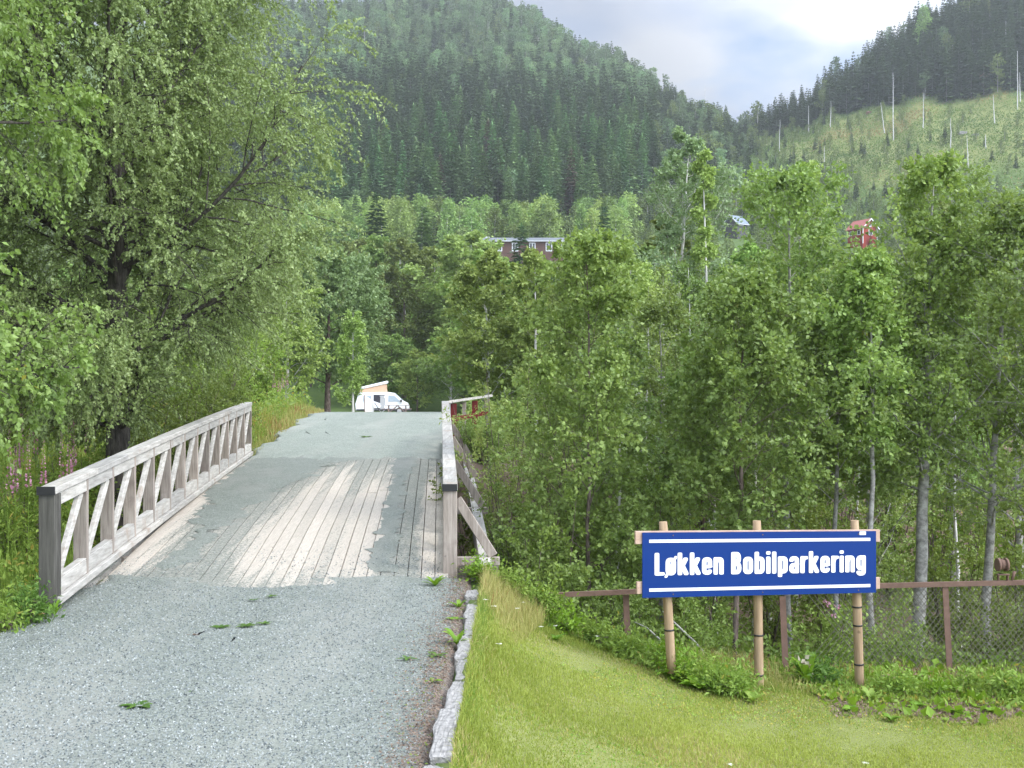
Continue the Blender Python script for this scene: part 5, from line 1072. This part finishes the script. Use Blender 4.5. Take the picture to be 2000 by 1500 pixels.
def pebbles(n, xy, s0, s1):
    x, y = xy; n = len(x); s = r.uniform(s0, s1, n); T = np.array([[1, 0, -.3], [-.5, .87, -.3], [-.5, -.87, -.3], [0.1, 0, .7]]); a = r.rand(n)*6.28; ca, sa = np.cos(a)[:, None], np.sin(a)[:, None]
    v = T[None]+r.randn(n, 4, 3)*.22; V = np.stack([v[..., 0]*ca-v[..., 1]*sa, v[..., 0]*sa+v[..., 1]*ca, v[..., 2]], -1)*s[:, None, None]; V += np.column_stack([x, y, E+road_z(y)+.014+.012*np.sin(x*2.1+y*.9)])[:, None, :]
    i = np.arange(n)*4; mb = MB(); rn = r.rand(n); mb.add(V, np.concatenate([np.stack([i, i+1, i+3], 1), np.stack([i+1, i+2, i+3], 1), np.stack([i+2, i, i+3], 1)]), 0, np.tile(rn, 3)); return mb
M['pebble'] = None
m_, nt_, b_ = newmat('crushed_stone'); at_ = nd(nt_, 'ShaderNodeAttribute', attribute_name='rnd').outputs['Fac']; cr_ = nd(nt_, 'ShaderNodeValToRGB'); nt_.links.new(at_, cr_.inputs[0])
for p_, c_ in ((0, (.09, .10, .10, 1)), (.3, (.15, .175, .17, 1)), (.75, (.27, .295, .285, 1)), (1, (.40, .42, .40, 1))):
    e_ = cr_.color_ramp.elements.new(p_) if p_ not in (0, 1) else cr_.color_ramp.elements[0 if p_ == 0 else -1]; e_.color = c_
nt_.links.new(cr_.outputs[0], b_.inputs['Base Color']); b_.inputs['Roughness'].default_value = .95; b_.inputs['Specular IOR Level'].default_value = .1; M['pebble'] = m_
n_ = 60000; y_ = 4.6+8.6*r.rand(n_)**1.3; x_ = -4.9+4.4*r.rand(n_); k_ = (x_ > -.55*y_-.2)&((y_ < 11.6)|(r.rand(n_) < .35*(13.4-y_)/1.8))&(x_ < road_r(y_)-.1)&(x_ > road_l(y_))
stuff('loose_gravel', pebbles(n_, (x_[k_], y_[k_]), .004, .011), M['pebble'], 'loose crushed blue-grey stones lying on the gravel road')

# fireweed
def fireweed(seed, H):
    r = rg(seed); wb = MB(); tubes(wb, [[[0, 0, 0], [.01, 0, H*.5], [.03*r.randn(), .03*r.randn(), H]]], [[.006, .005, .002]], 4)
    n = 60; t = r.uniform(.15, .72, n); a = r.rand(n)*6.28; P = np.column_stack([0*t, 0*t, t*H]); D = np.column_stack([np.cos(a), np.sin(a), .4+0*a]); cards(wb, P, D, np.column_stack([-np.cos(a)*.4, -np.sin(a)*.4, 1+0*a]), r.uniform(.08, .13, n), .02, r.rand(n), 1)
    fb = MB(); n = 90; t = r.uniform(.72, 1., n); a = r.rand(n)*6.28; rr = .028*(1.15-(t-.72)/.3); P = np.column_stack([np.cos(a)*rr*.4, np.sin(a)*rr*.4, t*H]); D = np.column_stack([np.cos(a), np.sin(a), .1+0*a]); cards(fb, P, D, r.randn(n, 3)+[0, 0, .5], rr*1.0, rr*.9, r.rand(n)); return wb.mesh('stem', [M['weed'], M['weed']]), fb.mesh('flower_spike', M['pink'])
FW = [fireweed(800+k, 1.5) for k in range(4)]
FP = [(35, 830, 15), (42, 800, 15.5), (18, 850, 14), (55, 865, 13.5), (85, 870, 13.2), (92, 775, 18), (115, 785, 18), (100, 760, 19), (135, 830, 15), (142, 815, 15.5), (145, 835, 15.2), (158, 770, 19), (188, 750, 19.5), (190, 705, 24), (200, 690, 25), (3, 740, 20), (3, 720, 20.5), (40, 715, 22), (70, 800, 17), (120, 850, 14.2), (30, 880, 13.4), (62, 780, 18.5), (170, 800, 17), (535, 740, 29), (552, 742, 30), (560, 735, 32), (545, 750, 28)]
for i, (px, py, d) in enumerate(FP):
    x = atpx(px, d); h = E+(790-py+14)/F*d-float(G(x, d)); s = h/1.5; st, fs = FW[i % 4]
    lab = 'pink fireweed spike standing in the tall weeds left of the bridge' if px < 400 else 'faded fireweed spike at the left road verge beyond the railing'
    t = thing('fireweed_plant', lab, 'flower', (x, d, float(G(x, d))), 'pink fireweed left of the bridge' if px < 400 else 'fireweed on the road verge', i*1.7, (1.0+.01*d, 1.0+.01*d, s)); link('stem', st, t); link('flower_spike', fs, t)

# leafy rosette weeds
def rosette(seed, n, L, Wf, rise, mat='weed'):
    r = rg(seed); mb = MB(); a = np.arange(n)*GA+r.randn(n)*.3; up = rise*r.uniform(.4, 1.2, n); ll = L*r.uniform(.6, 1.1, n); wd = ll*Wf; i = 0
    for q in range(n):
        D = np.array([math.cos(a[q]), math.sin(a[q]), 0.]); S = np.array([-D[1], D[0], 0]); k = 6; V = []
        for j in range(k):
            t = j/(k-1); z = ll[q]*(up[q]*t-.45*up[q]*t*t*1.2); w = wd[q]*.5*math.sin(math.pi*min(1, t*.92+.06))**.7; c = D*ll[q]*t*(1-.15*up[q])+np.array([0, 0, z])
            V += [c-S*w+[0, 0, w*.25], c, c+S*w+[0, 0, w*.25]]
        Fa = []
        for j in range(k-1): b = j*3; Fa += [[b, b+1, b+4, b+3], [b+1, b+2, b+5, b+4]]
        mb.add(V, Fa, 0, np.full(len(Fa), r.rand()*.9), True)
    return mb.mesh('leaves', M[mat])
WD = [(272, 1385, None, .13, 14, .42, .35, 'greenweed', 'low leafy weed clump in the middle of the gravel'), (384, 1356, None, .06, 9, .4, .3, 'greenweed', 'tiny weed right of the larger clump in the gravel'), (892, 1262, None, .17, 9, .35, 1.7, 'dock', 'bright yellow-green dock plant against the kerb'),
      (850, 1148, None, .16, 12, .28, 1.3, 'dock', 'pale green weed tuft at the foot of the right railing post'), (852, 1285, None, .12, 8, .3, .3, 'greenweed', 'flat green weed left of the dock plant'), (795, 1290, None, .10, 7, .3, .2, 'greenweed', 'flat weed out in the gravel near the kerb'), (896, 1190, None, .12, 8, .4, 1.2, 'dock', 'small green weed in the litter above the dock plant'),
      (888, 1215, None, .09, 7, .5, .6, 'dock', 'little weed seedling in the litter by the kerb'), (845, 1335, None, .08, 7, .4, .3, 'dock', 'small yellowish weed lower in the litter'), (430, 1228, None, .10, 16, .3, .2, 'greenweed', 'mossy weed patch on the gravel, left part'), (480, 1226, None, .10, 16, .3, .2, 'greenweed', 'mossy weed patch on the gravel, middle part'),
      (515, 1221, None, .08, 12, .3, .2, 'greenweed', 'mossy weed patch on the gravel, right part'), (375, 1245, None, .07, 8, .3, .2, 'litter', 'brownish dried weed left of the mossy patch'), (495, 1175, None, .07, 10, .3, .3, 'greenweed', 'small weed on the gravel just before the deck boards'), (530, 1168, None, .07, 10, .3, .3, 'greenweed', 'smaller weed right of the one before the deck'), (715, 855, None, .2, 8, .3, .3, 'greenweed', 'tiny weed on the gravel beyond the deck'),
      (107, 1205, None, .14, 12, .2, 1.6, 'dock', 'green weed tuft at the gravel edge below the left end post')]
for i, (px, py, _, L, n, wf, rise, mat, lab) in enumerate(WD):
    ds = np.linspace(4, 30, 2600); pyy = 790-F*road_z(ds)/ds; d = float(ds[np.argmin(abs(pyy-py))]); x = atpx(px, d)
    tag(link('weed_plant', rosette(900+i, n, L, wf, rise, mat), None, (x, d, E+float(road_z(d))+.015)), lab, 'weed')
SP_ = [(1318, 1330, 10.4, 1262, .17, 'dock', 'knee-high leafy plant hiding the foot of the left sign post'), (1370, 1345, 10.2, 1300, .18, 'weed', 'spreading leafy weed right of the left sign post'), (1425, 1360, 10.1, 1312, .14, 'weed', 'feathery weed midway between left and middle sign posts'),
       (950, 1150, 11.7, 1095, .16, 'dock', 'leafy weed bunch beside the last kerb stone and the bridge'), (1000, 1160, 11.6, 1112, .16, 'weed', 'leafy weed bunch left of the rusty rail end'), (1045, 1185, 11.5, 1150, .15, 'weed', 'weed bunch in front of the rusty rail end'), (1100, 1235, 11.3, 1190, .16, 'dock', 'bright weed bunch under the left rail'), (1160, 1255, 11.2, 1225, .14, 'weed', 'low weed bunch left of the first fence post'),
       (1225, 1290, 11.0, 1255, .14, 'weed', 'low weed bunch at the first fence post'), (1275, 1310, 10.7, 1275, .13, 'weed', 'low weed bunch between fence post and left sign post'), (1600, 1345, 10.8, 1300, .13, 'greenweed', 'weed bunch behind the dock clump'), (1750, 1365, 10.6, 1330, .14, 'weed', 'weed bunch on the soil right of the sign'), (1835, 1370, 10.5, 1335, .14, 'dock', 'weed bunch below the leaning fence post'), (1900, 1360, 10.7, 1330, .13, 'weed', 'weed bunch right of the leaning fence post'), (1985, 1365, 10.6, 1330, .14, 'weed', 'weed bunch at the right edge of the soil patch'),
       (20, 1215, 9.3, 1175, .16, 'weed', 'weed bunch at the left edge of the gravel, nearest the camera'), (60, 1195, 9.6, 1150, .14, 'greenweed', 'weed bunch between the stumps and the left end post')]
for i, (px, py, d, top, rad, lm, lab) in enumerate(SP_):
    xx = atpx(px, d); shrub(160+i, xx, d, max(.12, .85*(E+(790-top)/F*d-float(G(xx, d)))), rad*1.15, lab, lm, 4+i % 3, .055, .42, 'leafy_plant', 'plant', None, 0, 3+i % 3)
BP_ = [(1575, 1345, 10.7, .24, 18, .30, 2.3, 'dock', 'big upright bright green dock clump between middle and right sign posts'), (1330, 1335, 10.3, .2, 26, .5, 1.1, 'dock', 'broad-leaved plant at the foot of the left sign post'), (1365, 1350, 10.1, .2, 20, .5, .9, 'dock', 'broad-leaved plant right of the left sign post'),
       (1400, 1365, 10.0, .2, 22, .18, 1.0, 'weed', 'fern-like weed between left and middle sign posts'), (1470, 1375, 9.9, .15, 16, .3, 1.0, 'weed', 'small weeds before the middle sign post'), (1740, 1400, 9.6, .10, 14, .6, .9, 'dock', 'coltsfoot leaves on bare soil right of the sign, front one'), (1790, 1370, 10.1, .10, 14, .6, .9, 'dock', 'coltsfoot leaves on bare soil, between two others'),
       (1870, 1385, 9.9, .10, 16, .6, .9, 'dock', 'coltsfoot leaves near the leaning fence post'), (1660, 1385, 9.9, .10, 12, .6, .8, 'dock', 'coltsfoot leaves below the right sign post'), (1935, 1375, 10.0, .10, 12, .6, .8, 'dock', 'coltsfoot leaves furthest right on the bare soil'), (1700, 1360, 10.3, .15, 12, .3, 1.3, 'weed', 'grassy weed tuft right of the right sign post'),
       (935, 1140, 11.7, .22, 22, .35, 1.5, 'dock', 'leafy weed bunch behind the last kerb stone'), (985, 1150, 11.7, .25, 24, .25, 1.3, 'greenweed', 'drooping long-leaved weed left of the rail end'), (1050, 1185, 11.5, .2, 24, .25, 1.0, 'dock', 'drooping weed at the left end of the rusty rail'), (1095, 1225, 11.3, .2, 26, .4, 1.0, 'dock', 'bright leafy weed under the rusty rail'),
       (1145, 1255, 11.2, .16, 20, .3, 1.0, 'greenweed', 'weed under the rusty rail next to the fence post'), (1085, 1265, 10.6, .13, 14, .3, .8, 'dock', 'yellowish weed rosette on the lawn slope'), (1165, 1200, 11.6, .12, 9, .3, 1.5, 'litter', 'rust-brown withered weed under the rail'), (1240, 1290, 10.9, .16, 18, .12, 1.0, 'straw', 'bent straw tuft right of the first fence post'),
       (1620, 1320, 10.9, .14, 8, .7, 1.6, 'greenweed', 'grey-green burdock leaf behind the dock clump')]
for i, (px, py, d, L, n, wf, rise, mat, lab) in enumerate(BP_):
    x = atpx(px, d); tag(link('leafy_plant', rosette(950+i, n, L, wf, rise, mat), None, (x, d, float(G(x, d))+.01)), lab, 'plant')
r = rg(44); c0 = W(1578, 1302, 10.75); mb = MB()
for k in range(26): cards(mb, (c0+r.randn(3)*[.035, .02, .035])[None], r.randn(1, 3), r.randn(1, 3), np.array([.07]), np.array([.05]), r.rand(1))
tubes(mb, [[c0, [c0[0]+.03, c0[1], float(G(c0[0], c0[1]))]]], [[.004, .006]], 4); tag(link('withered_plant', mb.mesh('withered_plant', M['deadleaf'])), 'crumpled pale withered leaf above the dock clump', 'plant')
# meadow flowers on the lawn slope
def yarrow(): 
    mb = MB(); r = rg(4); n = 22; P = np.column_stack([r.randn(n)*.012, r.randn(n)*.012, np.full(n, .14)]); cards(mb, P, r.randn(n, 3)*[1, 1, .1], r.randn(n, 3)*.2+[0, 0, 1], .012, .01, r.rand(n), 1); tubes(mb, [[[0, 0, 0], [0, 0, .14]]], [[.002, .0015]], 3); return mb.mesh('yarrow', [M['weed'], M['whitefl']])
YM = yarrow()
for i, (px, py) in enumerate(((948, 1175), (965, 1188), (1010, 1192), (1022, 1180), (1056, 1228), (1085, 1226), (1166, 1246), (975, 1262), (1150, 1500), (1426, 1472), (1690, 1470))):
    ds = np.linspace(6, 12, 1200); pyy = 790-F*(G(atpx(px, ds), ds)+.12-E)/ds; d = float(ds[np.argmin(abs(pyy-py))]); x = atpx(px, d)
    o = link('yarrow_flower', YM, None, (x, d, float(G(x, d)))); o.rotation_euler[2] = i; o.scale = (1, 1, 1) if py < 1300 else (1, 1, .3); tag(o, 'small white yarrow flower on the slope beside the kerb' if py < 1300 else 'small white clover head in the mown lawn', 'flower', 'white flowers on the slope' if py < 1300 else 'clover heads in the lawn')
# fallen sticks under the sign
for i, (a, b, d, rr, lab) in enumerate((((1295, 1195), (1415, 1320), 12.2, .018, 'bare leaning branch between left and middle sign posts'), ((1240, 1215), (1290, 1250), 11.8, .01, 'thin pale broken twig left of the left sign post'))):
    p, q = W(*a, d+.3), W(*b, d-.3); mb = MB(); m = (p+q)/2+[0, 0, .03]; tubes(mb, [[p-q, m-q, [0, 0, 0]]], [[rr*.5, rr*.8, rr]], 6); tag(link('fallen_branch', mb.mesh('fallen_branch', M['barkgrey']), None, q), lab, 'branch')
# pink roses behind the sign
mb = MB(); r = rg(6)
c = W(1612, 1178, 12.0)
for k, (px, py) in enumerate(((1612, 1176), (1618, 1180), (1638, 1187), (1628, 1201))):
    q = W(px, py, 12.0); n = 10; cards(mb, q+r.randn(n, 3)*.012, r.randn(n, 3), r.randn(n, 3), .03, .03, r.rand(n), 1)
    tubes(mb, [[q, [q[0]-.06, 12.1, float(G(q[0], 12.1))]]], [[.003, .005]], 3)
tag(link('rose_bush', mb.mesh('rose_bush', [M['shrub'], M['pink']])), 'a few deep pink blossoms under the right part of the sign', 'flowers')

# ------------------------------------------------------------------ camera, light, air
cam = bpy.data.cameras.new('camera'); co = bpy.data.objects.new('camera', cam); bpy.context.scene.collection.objects.link(co)
co.location = (0, 0, E); co.rotation_euler = (math.radians(90), 0, 0); cam.sensor_width = 36; cam.lens = 36*F/2000; cam.shift_y = .02; cam.clip_end = 5000; cam.clip_start = .05
sc = bpy.context.scene; sc.camera = co
SUN = Vector((.80, -.42, .80)).normalized(); el = math.asin(SUN.z); az = math.atan2(SUN.x, SUN.y)
sl = bpy.data.lights.new('sun', 'SUN'); sl.energy = 1.5; sl.angle = math.radians(14); sl.color = (1, .95, .87); so = bpy.data.objects.new('sun', sl); bpy.context.scene.collection.objects.link(so)
so.rotation_euler = SUN.to_track_quat('Z', 'Y').to_euler(); so.location = (20, 0, 60)
w = bpy.data.worlds.new('World'); sc.world = w; w.use_nodes = True; nt = w.node_tree; bg = nt.nodes['Background']
sky = nd(nt, 'ShaderNodeTexSky', sky_type='NISHITA', sun_disc=False); sky.sun_elevation = el; sky.sun_rotation = az; sky.altitude = 200; sky.dust_density = .6
tc = nd(nt, 'ShaderNodeTexCoord').outputs['Generated']
sp = nd(nt, 'ShaderNodeSeparateXYZ'); nt.links.new(tc, sp.inputs[0])
zc = math_(nt, 'ADD', math_(nt, 'MAXIMUM', sp.outputs['Z'], 0), .22); cb_ = nd(nt, 'ShaderNodeCombineXYZ')
nt.links.new(math_(nt, 'DIVIDE', sp.outputs['X'], zc), cb_.inputs[0]); nt.links.new(math_(nt, 'DIVIDE', sp.outputs['Y'], zc), cb_.inputs[1]); cb_.inputs[2].default_value = 3.55
n1 = noise(nt, cb_.outputs[0], 1.9, 5, .5); n2 = noise(nt, cb_.outputs[0], 3.1, 4, .5)
cloud = mixc(nt, mapr(nt, n2, .38, .62), (5.9, 6.9, 9.0), (8.6, 9.0, 9.8))
dp = nd(nt, 'ShaderNodeVectorMath', operation='DOT_PRODUCT'); nt.links.new(tc, dp.inputs[0]); dp.inputs[1].default_value = SUN
cloud_b = mapr(nt, dp.outputs['Value'], -.05, .85, .36, 2.25); cbc = nd(nt, 'ShaderNodeVectorMath', operation='SCALE'); nt.links.new(cloud, cbc.inputs[0]); nt.links.new(cloud_b, cbc.inputs['Scale']); cloud = cbc.outputs[0]
hp = nd(nt, 'ShaderNodeVectorMath', operation='DISTANCE'); nt.links.new(tc, hp.inputs[0]); hp.inputs[1].default_value = Vector((.216, 1, .350)).normalized()
n1 = math_(nt, 'SUBTRACT', n1, mapr(nt, hp.outputs['Value'], .07, .0, 0, .17))
col = mixc(nt, mapr(nt, n1, .29, .42, .12, 1), sky.outputs[0], cloud)
nt.links.new(col, bg.inputs[0]); bg.inputs[1].default_value = .115
# air
hz = MB(); box(hz, (60, 680, 120), (1500, 1500, 380)); hm = bpy.data.materials.new('haze'); hm.use_nodes = True; hn = hm.node_tree; hn.nodes.clear()
ho = hn.nodes.new('ShaderNodeOutputMaterial'); hv = hn.nodes.new('ShaderNodeVolumePrincipled'); hv.inputs['Color'].default_value = (.92, .97, 1, 1); hv.inputs['Density'].default_value = .00028; hv.inputs['Anisotropy'].default_value = .2
hn.links.new(hv.outputs[0], ho.inputs['Volume'])
HAZE = True
if HAZE: setting('haze', hz.mesh('haze', hm), 'stuff')['label'] = 'thin pale summer haze between the hills'

sc.view_settings.view_transform = 'Standard'; sc.view_settings.look = 'None'; sc.view_settings.exposure = .82; sc.view_settings.gamma = 1
sc.cycles.max_bounces = 8; sc.cycles.diffuse_bounces = 5; sc.cycles.glossy_bounces = 2; sc.cycles.transmission_bounces = 4; sc.cycles.volume_bounces = 0; sc.cycles.transparent_max_bounces = 4
sc.cycles.use_denoising = True
